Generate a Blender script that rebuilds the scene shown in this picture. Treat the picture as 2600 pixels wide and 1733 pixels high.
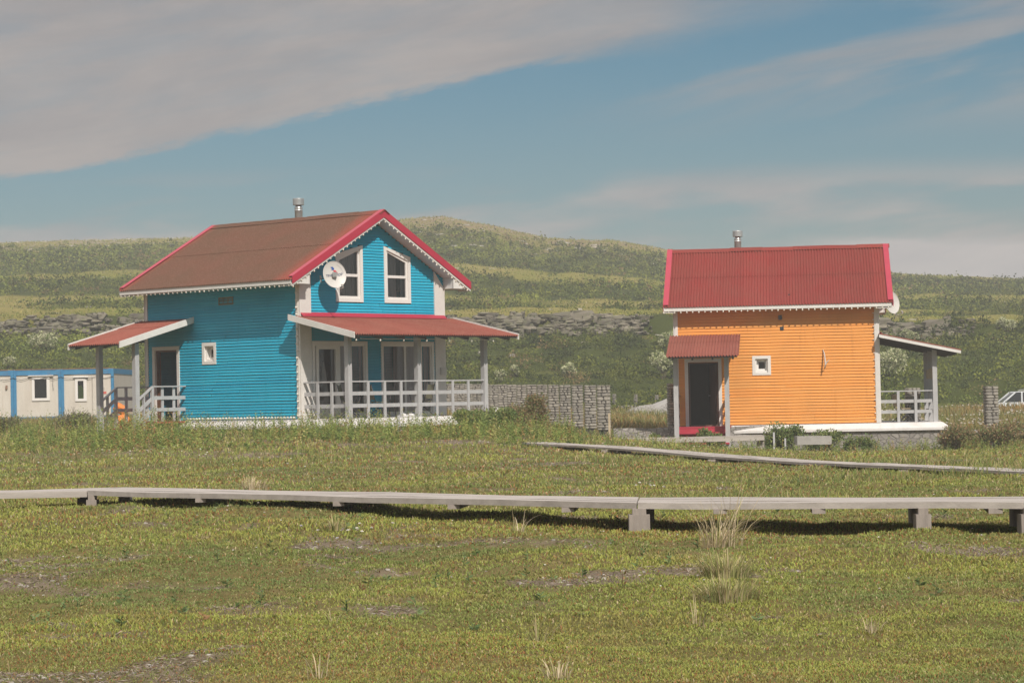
import bpy, math, random
import numpy as np
from mathutils import Vector, Matrix
random.seed(7); rng = np.random.default_rng(11)
for o in list(bpy.data.objects): bpy.data.objects.remove(o)
scene = bpy.context.scene
COL = scene.collection

# ------------------------------------------------------------------ camera
CAMZ = 0.373
cam_d = bpy.data.cameras.new('camera'); cam = bpy.data.objects.new('camera', cam_d); COL.objects.link(cam)
cam_d.sensor_width = 36.0; cam_d.lens = 6174.7*36/2600; cam_d.clip_start = 0.5; cam_d.clip_end = 5000
rt = Vector((0.9997986, 0.0004939, -0.0200628)); up = Vector((0.0200689, -0.0246051, 0.9994958)); fw = Vector((0, 0.9996971, 0.0246101))
M3 = Matrix((rt, up, -fw)).transposed()
cam.matrix_world = Matrix.Translation((0, 0, CAMZ)) @ M3.to_4x4()
scene.camera = cam

# ------------------------------------------------------------------ light
SUN_EL = math.radians(43); SUN_PHI = math.radians(21)      # phi: from the camera side (-Y) towards +X
sdir = Vector((math.sin(SUN_PHI)*math.cos(SUN_EL), -math.cos(SUN_PHI)*math.cos(SUN_EL), math.sin(SUN_EL)))
sl = bpy.data.lights.new('sun', 'SUN'); sl.energy = 4.3; sl.angle = math.radians(0.55); sl.color = (1.0, 0.93, 0.84)
so = bpy.data.objects.new('sun', sl); COL.objects.link(so)
so.rotation_euler = sdir.to_track_quat('Z', 'Y').to_euler()
world = bpy.data.worlds.new('World'); scene.world = world; world.use_nodes = True
vs = scene.view_settings
vs.view_transform = 'Standard'; vs.look = 'None'; vs.gamma = 1; vs.exposure = 0.05; vs.use_curve_mapping = False

def build_world():
    nt = world.node_tree; N = nt.nodes; L = nt.links; N.clear()
    def n(t, **k):
        x = N.new(t)
        for a, b in k.items(): setattr(x, a, b)
        return x
    def m(op, a, b=None, c=None):
        x = n('ShaderNodeMath', operation=op)
        for i, v in enumerate((a, b, c)):
            if v is None: continue
            if isinstance(v, (int, float)): x.inputs[i].default_value = v
            else: L.new(v, x.inputs[i])
        return x.outputs[0]
    out = n('ShaderNodeOutputWorld'); bg = n('ShaderNodeBackground')
    sky = n('ShaderNodeTexSky', sky_type='NISHITA'); sky.sun_disc = False
    sky.sun_elevation = SUN_EL; sky.sun_rotation = math.pi - SUN_PHI
    sky.air_density = 1.0; sky.dust_density = 1.6; sky.ozone_density = 1.0; sky.altitude = 0
    tc = n('ShaderNodeTexCoord'); sp = n('ShaderNodeSeparateXYZ'); L.new(tc.outputs['Generated'], sp.inputs[0])
    ay = m('MAXIMUM', m('ABSOLUTE', sp.outputs[1]), 0.06)
    u = m('DIVIDE', sp.outputs[0], ay); v = m('DIVIDE', sp.outputs[2], ay)
    def noise(su, sv, sc, det, rough, w=0.0, shear=0.0, dist=0.0):
        c = n('ShaderNodeCombineXYZ')
        vv = m('SUBTRACT', v, m('MULTIPLY', u, shear))
        L.new(m('MULTIPLY', u, su), c.inputs[0]); L.new(m('MULTIPLY', vv, sv), c.inputs[1]); c.inputs[2].default_value = w
        t = n('ShaderNodeTexNoise'); t.inputs['Scale'].default_value = sc; t.inputs['Detail'].default_value = det
        t.inputs['Roughness'].default_value = rough; t.inputs['Distortion'].default_value = dist
        L.new(c.outputs[0], t.inputs['Vector']); return t.outputs['Fac']
    def ramp(x, a, b, lo=0.0, hi=1.0):
        r = n('ShaderNodeMapRange', interpolation_type='SMOOTHSTEP'); L.new(x, r.inputs[0])
        r.inputs[1].default_value = a; r.inputs[2].default_value = b; r.inputs[3].default_value = lo; r.inputs[4].default_value = hi
        return r.outputs[0]
    # big cloud bank: lower edge of a flat cloud sheet
    vb = m('ADD', m('ADD', m('MULTIPLY', u, 0.19), 0.1335), m('MULTIPLY', m('MULTIPLY', u, u), 0.07))
    n1 = noise(1, 3.4, 18, 8, 0.68, 0.3, 0.15)
    n1b = noise(1, 2.2, 5, 3, 0.5, 4.3, 0.15)
    dd = m('SUBTRACT', v, vb)
    dd = m('ADD', dd, m('MULTIPLY', m('SUBTRACT', n1, 0.5), 0.022))
    dd = m('ADD', dd, m('MULTIPLY', m('SUBTRACT', n1b, 0.5), 0.014))
    soft = ramp(u, 0.0, 0.12, 0.006, 0.034)
    bank = m('DIVIDE', m('ADD', dd, m('MULTIPLY', soft, 0.2)), soft)
    bank = ramp(bank, 0.0, 1.0)
    # inside the bank: softer towards the right, streaks
    st = noise(1, 5.0, 9, 5, 0.6, 2.0, 0.17, 0.3)
    inner = ramp(st, 0.36, 0.60, 0.80, 1.0)
    fade = ramp(u, 0.07, 0.19, 1.0, 0.35)
    bank = m('MULTIPLY', m('MULTIPLY', bank, inner), fade)
    # high thin streaks, right half
    s1 = noise(1, 6.0, 7, 6, 0.55, 7.1, 0.20, 0.25)
    reg = m('MULTIPLY', ramp(u, 0.0, 0.09), m('MULTIPLY', ramp(v, 0.10, 0.135), 1.0))
    streak = m('MULTIPLY', ramp(s1, 0.40, 0.64, 0.0, 0.72), reg)
    # low soft clouds near the ridge
    s2 = noise(1, 5.0, 8, 5, 0.5, 3.7, 0.06, 0.2)
    low = m('MULTIPLY', ramp(s2, 0.42, 0.60, 0.0, 0.85), m('MULTIPLY', ramp(v, 0.10, 0.082), ramp(v, -0.01, 0.02)))
    lowr = m('MULTIPLY', m('MULTIPLY', ramp(u, 0.10, 0.15), ramp(m('ADD', v, m('MULTIPLY', m('SUBTRACT', s2, .5), .02)), 0.067, 0.0625)), 0.95)
    cl = m('MAXIMUM', m('MAXIMUM', bank, streak), m('MAXIMUM', low, lowr))
    # colours
    hz = ramp(v, 0.02, 0.20)
    tint = n('ShaderNodeMixRGB'); L.new(hz, tint.inputs[0])
    tint.inputs[1].default_value = SKY_LOW; tint.inputs[2].default_value = SKY_HIGH
    mul = n('ShaderNodeMixRGB', blend_type='MULTIPLY'); mul.inputs[0].default_value = 1
    L.new(sky.outputs[0], mul.inputs[1]); L.new(tint.outputs[0], mul.inputs[2])
    shade = noise(1, 4.0, 9, 6, 0.62, 9.0, 0.14, 0.3)
    cc = n('ShaderNodeMixRGB'); L.new(ramp(shade, 0.35, 0.65), cc.inputs[0])
    cc.inputs[1].default_value = CL_A; cc.inputs[2].default_value = CL_B
    bl = n('ShaderNodeMixRGB', blend_type='MULTIPLY'); bl.inputs[0].default_value = 1; L.new(cc.outputs[0], bl.inputs[1])
    L.new(m('ADD', m('MULTIPLY', m('MAXIMUM', lowr, m('MULTIPLY', low, .4)), .38), 1.0), bl.inputs[2]); cc = bl
    # added fill: unseen cloud overhead and behind the camera brightened to lift shadows
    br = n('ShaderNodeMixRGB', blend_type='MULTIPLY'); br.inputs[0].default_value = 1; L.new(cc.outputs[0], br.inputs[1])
    L.new(ramp(sp.outputs[2], 0.22, 0.75, 1.0, OVERHEAD_FILL), br.inputs[2]); cc = br
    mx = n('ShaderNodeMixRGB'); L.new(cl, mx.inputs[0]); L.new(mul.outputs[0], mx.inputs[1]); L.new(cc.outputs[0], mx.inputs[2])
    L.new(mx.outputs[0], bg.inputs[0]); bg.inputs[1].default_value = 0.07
    L.new(bg.outputs[0], out.inputs[0])
OVERHEAD_FILL = 3.3
SKY_LOW = (0.58, 0.80, 0.88, 1); SKY_HIGH = (0.20, 0.64, 0.80, 1)
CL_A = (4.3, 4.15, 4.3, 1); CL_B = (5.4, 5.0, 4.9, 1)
build_world()

# ------------------------------------------------------------------ helpers
def tag(o, label=None, cat=None, group=None, kind=None):
    if label: o['label'] = label
    if cat: o['category'] = cat
    if group: o['group'] = group
    if kind: o['kind'] = kind
    return o
def empty(name, loc=(0, 0, 0), rz=0.0):
    o = bpy.data.objects.new(name, None); COL.objects.link(o); o.location = loc; o.rotation_euler = (0, 0, rz)
    o.empty_display_size = 0.2
    return o
def copy_tree(o, parent=None):
    c = o.copy(); COL.objects.link(c)
    if parent: c.parent = parent
    for ch in list(o.children): copy_tree(ch, c)
    return c

class MB:
    def __init__(s): s.v = []; s.f = []; s.sm = []
    def add(s, vs, fs, smooth=False):
        k = len(s.v); s.v += [tuple(p) for p in vs]
        for f in fs: s.f.append(tuple(i+k for i in f)); s.sm.append(smooth)
        return s
    def hexa(s, p):
        return s.add(p, [(0, 1, 2, 3), (7, 6, 5, 4), (0, 4, 5, 1), (1, 5, 6, 2), (2, 6, 7, 3), (3, 7, 4, 0)])
    def box(s, x0, x1, y0, y1, z0, z1):
        return s.hexa([(x0, y0, z0), (x1, y0, z0), (x1, y1, z0), (x0, y1, z0), (x0, y0, z1), (x1, y0, z1), (x1, y1, z1), (x0, y1, z1)])
    def fbox(s, F, u0, u1, o0, o1, z0, z1):
        return s.hexa([F(u0, o0, z0), F(u1, o0, z0), F(u1, o1, z0), F(u0, o1, z0), F(u0, o0, z1), F(u1, o0, z1), F(u1, o1, z1), F(u0, o1, z1)])
    def prism(s, poly, fn, t0, t1):
        n = len(poly); vs = [fn(a, b, t0) for a, b in poly]+[fn(a, b, t1) for a, b in poly]
        fs = [tuple(range(n)), tuple(range(2*n-1, n-1, -1))]+[(i, (i+1) % n, n+(i+1) % n, n+i) for i in range(n)]
        return s.add(vs, fs)
    def ring(s, F, outer, inner, o0, o1):
        n = len(outer)
        vs = [F(u, o0, z) for u, z in outer]+[F(u, o0, z) for u, z in inner]+[F(u, o1, z) for u, z in outer]+[F(u, o1, z) for u, z in inner]
        fs = []
        for i in range(n):
            j = (i+1) % n
            fs += [(i, j, n+j, n+i), (2*n+i, 2*n+j, 3*n+j, 3*n+i), (i, j, 2*n+j, 2*n+i), (n+i, n+j, 3*n+j, 3*n+i)]
        return s.add(vs, fs)
    def bar(s, a, b, w, h, upv=(0, 0, 1)):
        a = Vector(a); b = Vector(b); d = (b-a).normalized(); u = Vector(upv)
        sd = d.cross(u)
        if sd.length < 1e-4: sd = d.cross(Vector((1, 0, 0)))
        sd.normalize(); u = sd.cross(d).normalized()
        P = []
        for p in (a, b):
            P += [p-sd*w/2-u*h/2, p+sd*w/2-u*h/2, p+sd*w/2+u*h/2, p-sd*w/2+u*h/2]
        return s.hexa([P[0], P[1], P[5], P[4], P[3], P[2], P[6], P[7]])
    def tube(s, pts, r, n=6, caps=True):
        pts = [Vector(p) for p in pts]; m = len(pts)
        rr = r if isinstance(r, (list, tuple)) else [r]*m
        vs = []
        for i, p in enumerate(pts):
            d = (pts[min(i+1, m-1)]-pts[max(i-1, 0)]).normalized()
            a = d.cross(Vector((0, 0, 1)))
            if a.length < 1e-3: a = d.cross(Vector((1, 0, 0)))
            a.normalize(); b = d.cross(a)
            for k in range(n):
                t = 2*math.pi*k/n; vs.append(p+(a*math.cos(t)+b*math.sin(t))*rr[i])
        fs = [(i*n+k, i*n+(k+1) % n, (i+1)*n+(k+1) % n, (i+1)*n+k) for i in range(m-1) for k in range(n)]
        if caps: fs += [tuple(range(n)), tuple(range((m-1)*n, m*n))]
        return s.add(vs, fs, True)
    def lathe(s, prof, n=20, c=(0, 0, 0), M=None):
        vs = []
        for r, z in prof:
            for k in range(n):
                t = 2*math.pi*k/n; p = Vector((r*math.cos(t), r*math.sin(t), z))
                if M: p = M @ p
                vs.append(p+Vector(c))
        fs = [(i*n+k, i*n+(k+1) % n, (i+1)*n+(k+1) % n, (i+1)*n+k) for i in range(len(prof)-1) for k in range(n)]
        return s.add(vs, fs, True)
    def stone(s, c, sx, sy, sz, rnd=0.25):
        # rounded irregular block
        vs = []; cx, cy, cz = c
        for k, (zz, sc) in enumerate(((-.5, .78), (-.25, 1), (.25, 1), (.5, .78))):
            for (a, b) in ((-.5, -.28), (-.28, -.5), (.28, -.5), (.5, -.28), (.5, .28), (.28, .5), (-.28, .5), (-.5, .28)):
                j = 1+random.uniform(-rnd, rnd)*0.35
                vs.append((cx+a*sx*sc*j, cy+b*sy*sc*j, cz+(zz+random.uniform(-.04, .04))*sz))
        fs = [(i*8+k, i*8+(k+1) % 8, (i+1)*8+(k+1) % 8, (i+1)*8+k) for i in range(3) for k in range(8)]
        fs += [tuple(range(8)), tuple(range(24, 32))]
        return s.add(vs, fs, False)
    def mesh(s, name, mat):
        me = bpy.data.meshes.new(name); me.from_pydata(s.v, [], s.f)
        me.polygons.foreach_set('use_smooth', s.sm)
        if mat: me.materials.append(mat)
        me.update(); return me
    def build_each(s, name, mat, parent, nv=8):
        """every box becomes an object of its own"""
        vi = 0
        while vi < len(s.v):
            k = MB(); k.v = s.v[vi:vi+nv]; fs = [(f, m) for f, m in zip(s.f, s.sm) if vi <= f[0] < vi+nv]
            k.f = [tuple(i-vi for i in f) for f, m in fs]; k.sm = [m for f, m in fs]; k.build(name, mat, parent); vi += nv
    def build(s, name, mat, parent=None, loc=None):
        o = bpy.data.objects.new(name, s.mesh(name, mat)); COL.objects.link(o)
        if parent: o.parent = parent
        if loc: o.location = loc
        return o

# ------------------------------------------------------------------ materials
MATS = {}
def newmat(name):
    m = bpy.data.materials.new(name); m.use_nodes = True; nt = m.node_tree
    b = nt.nodes['Principled BSDF']; return m, nt, b
def mixc(nt, fac, a, b, t='MIX'):
    x = nt.nodes.new('ShaderNodeMixRGB'); x.blend_type = t
    for i, v in enumerate((fac, a, b)):
        if isinstance(v, (int, float)): x.inputs[i].default_value = v
        elif isinstance(v, tuple): x.inputs[i].default_value = v if len(v) == 4 else (*v, 1)
        else: nt.links.new(v, x.inputs[i])
    return x.outputs[0]
def nz(nt, scale, det=4, rough=.55, stretch=(1, 1, 1), coord='Object', lo=None, hi=None, dist=0):
    tc = nt.nodes.new('ShaderNodeTexCoord'); mp = nt.nodes.new('ShaderNodeMapping'); mp.inputs['Scale'].default_value = stretch
    nt.links.new(tc.outputs[coord], mp.inputs[0])
    t = nt.nodes.new('ShaderNodeTexNoise'); t.inputs['Scale'].default_value = scale; t.inputs['Detail'].default_value = det
    t.inputs['Roughness'].default_value = rough; t.inputs['Distortion'].default_value = dist
    nt.links.new(mp.outputs[0], t.inputs['Vector']); o = t.outputs['Fac']
    if lo is not None:
        r = nt.nodes.new('ShaderNodeMapRange'); nt.links.new(o, r.inputs[0]); r.inputs[1].default_value = lo; r.inputs[2].default_value = hi
        o = r.outputs[0]
    return o
def bump(nt, b, h, st=.3, dist=.01):
    x = nt.nodes.new('ShaderNodeBump'); x.inputs['Strength'].default_value = st; x.inputs['Distance'].default_value = dist
    nt.links.new(h, x.inputs['Height']); nt.links.new(x.outputs[0], b.inputs['Normal'])
def paint(name, col, col2=None, rough=.55, scale=2.5, stretch=(1, 1, 1), lo=.35, hi=.7, dirt=None, metal=0, bs=0, fine=None):
    m, nt, b = newmat(name)
    col2 = col2 or tuple(c*.86 for c in col)
    c = mixc(nt, nz(nt, scale, 5, .6, stretch, lo=lo, hi=hi), (*col, 1), (*col2, 1))
    f = nz(nt, 45, 3, .6, stretch, lo=.3, hi=.75)
    c = mixc(nt, f, c, mixc(nt, 1.0, c, (.87, .87, .87, 1), 'MULTIPLY'))
    if dirt:
        c = mixc(nt, nz(nt, 1.3, 8, .7, (1, 1, 1), lo=.58, hi=.75), c, (*dirt, 1))
    if fine:
        c = mixc(nt, nz(nt, fine[0], 2, .7, (1, 1, 1), lo=.45, hi=.65), c, (*fine[1], 1))
    nt.links.new(c, b.inputs['Base Color']); b.inputs['Roughness'].default_value = rough; b.inputs['Metallic'].default_value = metal
    if bs: bump(nt, b, nz(nt, 30, 4, .6, stretch), bs, .01)
    MATS[name] = m; return m
def board_paint(name, col, col2, worn):
    m, nt, b = newmat(name); gi = nt.nodes.new('ShaderNodeNewGeometry')
    c = mixc(nt, gi.outputs['Random Per Island'], (*col, 1), (*col2, 1))
    c = mixc(nt, nz(nt, 1.2, 5, .6, (1, 1, 1), lo=.35, hi=.7), c, mixc(nt, 1.0, c, (.86, .88, .90, 1), 'MULTIPLY'))
    c = mixc(nt, nz(nt, 5, 6, .7, (.5, .5, 6), lo=.62, hi=.74), c, mixc(nt, .35, c, (*worn, 1)))
    c = mixc(nt, nz(nt, 2.2, 3, .6, (3, 3, .25), lo=.60, hi=.85), c, mixc(nt, 1.0, c, (.80, .80, .80, 1), 'MULTIPLY'))
    nt.links.new(c, b.inputs['Base Color']); b.inputs['Roughness'].default_value = .6; b.inputs['Specular IOR Level'].default_value = .3
    bump(nt, b, nz(nt, 18, 4, .6, (.6, .6, 5)), .25, .006); return m
blue_paint = board_paint('blue_siding', (.010, .345, .52), (.020, .40, .56), (.35, .5, .55))
orange_paint = board_paint('orange_siding', (.80, .300, .055), (.78, .33, .075), (.75, .45, .25))
white_paint = paint('white_paint', (.72, .68, .64), (.64, .60, .56), .5, 2.2, dirt=None)
white_trim = paint('white_trim', (.74, .71, .67), (.66, .63, .59), .5, 3)
pvc = paint('white_pvc', (.78, .74, .70), (.74, .70, .66), .35, 3)
grey_paint = paint('grey_paint', (.47, .46, .46), (.40, .39, .39), .55, 3, (2, 2, 1))
plinth = paint('white_plinth', (.74, .71, .69), (.66, .61, .58), .6, 3, dirt=(.5, .47, .44))
red_trim = paint('red_trim', (.45, .028, .060), (.40, .026, .052), .4, 2)
red_floor = paint('red_floor_paint', (.45, .03, .06), (.38, .03, .05), .5, 3)
brownwood = paint('brown_wood', (.14, .06, .03), (.09, .04, .025), .5, 3, (1, 1, .2))
darkin = paint('dark_interior', (.03, .028, .026), (.02, .02, .02), .8, 3)
darkwood = paint('dark_soffit', (.10, .09, .085), (.07, .065, .06), .7, 3)
curtain = paint('curtain_fabric', (.52, .42, .41), (.42, .34, .33), .9, 3, (6, 6, .3))
curtain_l = paint('light_curtain', (.50, .44, .42), (.42, .37, .35), .9, 3, (6, 6, .3))
steel = paint('galvanised_steel', (.55, .55, .54), (.42, .42, .41), .32, 3, (1, 1, 1), metal=.6)
greywood = paint('weathered_wood', (.47, .42, .375), (.34, .30, .265), .8, 3, (.35, 3, 3), bs=.3)
blockwood = paint('weathered_block', (.34, .29, .25), (.24, .205, .18), .85, 5, (3, 3, .5), bs=.4)
darkmetal = paint('dark_metal', (.05, .05, .055), (.035, .035, .04), .45, 3)
canvas = paint('khaki_canvas', (.20, .19, .12), (.15, .14, .09), .9, 4)
palewood = paint('pale_wood', (.50, .40, .27), (.42, .33, .22), .6, 4, (3, 1, 1))
cont_blue = paint('container_blue', (.03, .18, .36), (.05, .24, .42), .5, 3, dirt=(.14, .12, .12))
cont_white = paint('container_panel', (.62, .57, .50), (.56, .50, .43), .5, 3, (1, 1, .2))
rust = paint('rusty_steel', (.22, .11, .06), (.30, .2, .14), .8, 6)
orange_cloth = paint('orange_tarpaulin', (.85, .24, .03), (.7, .2, .03), .6, 3)
green_cloth = paint('lime_cloth', (.32, .55, .06), (.24, .45, .05), .9, 6)
car_white = paint('car_white', (.72, .73, .74), (.68, .69, .70), .25, 3)
black_rubber = paint('black_rubber', (.02, .02, .02), (.03, .03, .03), .8, 5)
bulbmat = paint('bulb_plastic', (.80, .74, .64), (.76, .70, .60), .3, 5)
dishmat = paint('dish_grey', (.60, .57, .53), (.57, .54, .50), .45, 3)
logo_blue = paint('logo_blue', (.02, .09, .36), None, .5, 3)
logo_red = paint('logo_red', (.55, .02, .04), None, .5, 3)
ink = paint('ink_grey', (.10, .12, .20), None, .6, 3)
inkb = paint('ink_black', (.03, .03, .03), None, .6, 3)
bone = paint('pale_antler', (.62, .54, .48), (.45, .38, .33), .6, 6)
gasket = paint('white_flask', (.74, .72, .70), (.68, .66, .64), .5, 3)

def roofmat(name, c1, c2, c3):
    m, nt, b = newmat(name)
    c = mixc(nt, nz(nt, 1.1, 6, .65, (1, 1, 1), lo=.35, hi=.62), (*c1, 1), (*c2, 1))
    gi = nt.nodes.new('ShaderNodeNewGeometry'); c = mixc(nt, gi.outputs['Random Per Island'], c, mixc(nt, 1.0, c, (.80, .84, .84, 1), 'MULTIPLY'))
    c = mixc(nt, nz(nt, 38, 3, .7, (1, 1, 1), lo=.5, hi=.72), c, (*c3, 1))
    nt.links.new(c, b.inputs['Base Color']); b.inputs['Roughness'].default_value = .9; b.inputs['Specular IOR Level'].default_value = .15
    bump(nt, b, nz(nt, 60, 3, .6), .4, .006); return m
roof_red = roofmat('corrugated_red', (.24, .030, .027), (.225, .042, .034), (.31, .10, .07))
roof_porch = roofmat('corrugated_faded_red', (.25, .062, .045), (.27, .085, .06), (.36, .16, .115))
def roof_brown_mat():
    m, nt, b = newmat('corrugated_lichen_brown')
    tc = nt.nodes.new('ShaderNodeTexCoord'); sp = nt.nodes.new('ShaderNodeSeparateXYZ'); nt.links.new(tc.outputs['Object'], sp.inputs[0])
    def mr(a, b0, lo, hi):
        r = nt.nodes.new('ShaderNodeMapRange'); r.interpolation_type = 'SMOOTHSTEP'; nt.links.new(a, r.inputs[0])
        for i, v in enumerate((b0, lo)): pass
        r.inputs[1].default_value = b0; r.inputs[2].default_value = lo; r.inputs[3].default_value = 0; r.inputs[4].default_value = hi; return r.outputs[0]
    # lichen has not grown near the verge boards
    n = nz(nt, 1.5, 5, .6)
    ad = nt.nodes.new('ShaderNodeMath'); ad.operation = 'MULTIPLY_ADD'; nt.links.new(n, ad.inputs[0]); ad.inputs[1].default_value = .5; nt.links.new(sp.outputs[0], ad.inputs[2])
    e1 = mr(ad.outputs[0], -.25, .55, 1.0); e2 = mr(ad.outputs[0], -6.3, -6.8, 1.0)
    mx = nt.nodes.new('ShaderNodeMath'); mx.operation = 'MAXIMUM'; nt.links.new(e1, mx.inputs[0]); nt.links.new(e2, mx.inputs[1])
    c = mixc(nt, nz(nt, .9, 6, .65, (1, 1, 1), lo=.35, hi=.65), (.135, .060, .040, 1), (.110, .060, .038, 1))
    c = mixc(nt, mx.outputs[0], c, (.25, .055, .038, 1))
    c = mixc(nt, nz(nt, 30, 3, .75, (1, 1, 1), lo=.48, hi=.70), c, (.20, .115, .085, 1))
    nt.links.new(c, b.inputs['Base Color']); b.inputs['Roughness'].default_value = .95; b.inputs['Specular IOR Level'].default_value = .1
    bump(nt, b, nz(nt, 60, 3, .6), .4, .006); return m
roof_brown = roof_brown_mat()

def glassmat():
    m, nt, b = newmat('window_glass'); nt.nodes.remove(b); out = nt.nodes['Material Output']
    tr = nt.nodes.new('ShaderNodeBsdfTransparent'); tr.inputs[0].default_value = (.86, .87, .87, 1)
    gl = nt.nodes.new('ShaderNodeBsdfGlossy'); gl.inputs['Roughness'].default_value = .03; gl.inputs[0].default_value = (.9, .9, .9, 1)
    fr = nt.nodes.new('ShaderNodeFresnel'); fr.inputs[0].default_value = 1.7
    mx = nt.nodes.new('ShaderNodeMixShader'); nt.links.new(fr.outputs[0], mx.inputs[0]); nt.links.new(tr.outputs[0], mx.inputs[1]); nt.links.new(gl.outputs[0], mx.inputs[2])
    nt.links.new(mx.outputs[0], out.inputs[0]); return m
glass = glassmat()
def stonemat(name, stretch, c1, c2, mortar, scale=3.2, edge=.06):
    m, nt, b = newmat(name)
    tc = nt.nodes.new('ShaderNodeTexCoord'); mp = nt.nodes.new('ShaderNodeMapping'); mp.inputs['Scale'].default_value = stretch
    nt.links.new(tc.outputs['Object'], mp.inputs[0])
    v = nt.nodes.new('ShaderNodeTexVoronoi'); v.feature = 'DISTANCE_TO_EDGE'; v.inputs['Scale'].default_value = scale; nt.links.new(mp.outputs[0], v.inputs['Vector'])
    v2 = nt.nodes.new('ShaderNodeTexVoronoi'); v2.inputs['Scale'].default_value = scale; nt.links.new(mp.outputs[0], v2.inputs['Vector'])
    r = nt.nodes.new('ShaderNodeMapRange'); nt.links.new(v.outputs['Distance'], r.inputs[0]); r.inputs[1].default_value = edge*.3; r.inputs[2].default_value = edge
    sp = nt.nodes.new('ShaderNodeSeparateColor'); nt.links.new(v2.outputs['Color'], sp.inputs[0])
    c = mixc(nt, sp.outputs[0], (*c1, 1), (*c2, 1))
    c = mixc(nt, nz(nt, 12, 5, .6, lo=.35, hi=.7), c, mixc(nt, 1.0, c, (.75, .75, .75, 1), 'MULTIPLY'))
    c = mixc(nt, r.outputs[0], (*mortar, 1), c)
    nt.links.new(c, b.inputs['Base Color']); b.inputs['Roughness'].default_value = .9
    bump(nt, b, r.outputs[0], .8, .03); return m
stone_base = stonemat('rubble_masonry', (1, 1, 1.3), (.34, .31, .28), (.25, .225, .205), (.20, .185, .165), 4.5)
stone_wall = stonemat('low_wall_stone', (1, 1, 1.6), (.40, .37, .34), (.30, .27, .25), (.22, .20, .18), 4.0)
def rockmat(name, c1, c2, c3, scale=6):
    m, nt, b = newmat(name)
    oi = nt.nodes.new('ShaderNodeNewGeometry')
    c = mixc(nt, oi.outputs['Random Per Island'], (*c1, 1), (*c2, 1))
    c = mixc(nt, nz(nt, scale, 6, .7, lo=.45, hi=.7), c, (*c3, 1))
    nt.links.new(c, b.inputs['Base Color']); b.inputs['Roughness'].default_value = .9
    bump(nt, b, nz(nt, scale*2, 5, .6), .6, .03); return m
slate = rockmat('pillar_stone', (.32, .29, .25), (.17, .155, .14), (.30, .27, .22), 7)
mortar = paint('mortar', (.075, .07, .062), (.05, .046, .04), .95, 6)
cliffrock = rockmat('cliff_rock', (.21, .18, .135), (.075, .065, .05), (.13, .13, .06), 2.2)
palerock = rockmat('pale_rock', (.46, .42, .37), (.34, .30, .26), (.26, .25, .2), 2)
concrete = paint('concrete', (.38, .36, .33), (.30, .28, .26), .9, 3, bs=.3)
gravel = rockmat('gravel_stone', (.36, .34, .31), (.26, .24, .22), (.3, .28, .25), 8)

def leafmat(name, transl=.25, rough=.7):
    m, nt, b = newmat(name); out = nt.nodes['Material Output']
    at = nt.nodes.new('ShaderNodeAttribute'); at.attribute_name = 'Col'
    nt.links.new(at.outputs['Color'], b.inputs['Base Color']); b.inputs['Roughness'].default_value = rough
    b.inputs['Specular IOR Level'].default_value = .25
    tl = nt.nodes.new('ShaderNodeBsdfTranslucent'); nt.links.new(at.outputs['Color'], tl.inputs[0])
    mx = nt.nodes.new('ShaderNodeMixShader'); mx.inputs[0].default_value = transl
    nt.links.new(b.outputs[0], mx.inputs[1]); nt.links.new(tl.outputs[0], mx.inputs[2]); nt.links.new(mx.outputs[0], out.inputs[0])
    return m
leaf = leafmat('leaves'); scrubleaf = leafmat('scrub_leaves', .10, .8)
bark = paint('stem_bark', (.12, .085, .055), (.08, .06, .04), .9, 6)

# ------------------------------------------------------------------ noise + terrain
TB = np.random.default_rng(5).random((256, 256))
def vnoise(x, y, s=0):
    x = np.asarray(x, float)+s*17.31; y = np.asarray(y, float)+s*9.77
    xi = np.floor(x).astype(int); yi = np.floor(y).astype(int); fx = x-xi; fy = y-yi
    fx = fx*fx*(3-2*fx); fy = fy*fy*(3-2*fy)
    a = TB[xi & 255, yi & 255]; b = TB[(xi+1) & 255, yi & 255]; c = TB[xi & 255, (yi+1) & 255]; d = TB[(xi+1) & 255, (yi+1) & 255]
    return (a*(1-fx)+b*fx)*(1-fy)+(c*(1-fx)+d*fx)*fy
def fbm(x, y, o=4, s=0, g=.5):
    r = 0; a = 1; t = 0
    for i in range(o): r = r+a*vnoise(np.asarray(x)*2**i, np.asarray(y)*2**i, s+i); t += a; a *= g
    return r/t
def sstep(x, a, b):
    t = np.clip((np.asarray(x, float)-a)/(b-a), 0, 1); return t*t*(3-2*t)
PC = [-.2105, -.133, -.0486, -.0275, -.008, .0162, .042, .063, .113, .157, .2105]
ER = [.0695, .0700, .0755, .0765, .0727, .0666, .0653, .061, .0545, .0497, .0455]
EC = [.0385, .038, .036, .035, .0345, .0345, .0343, .0338, .031, .0288, .028]
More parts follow.
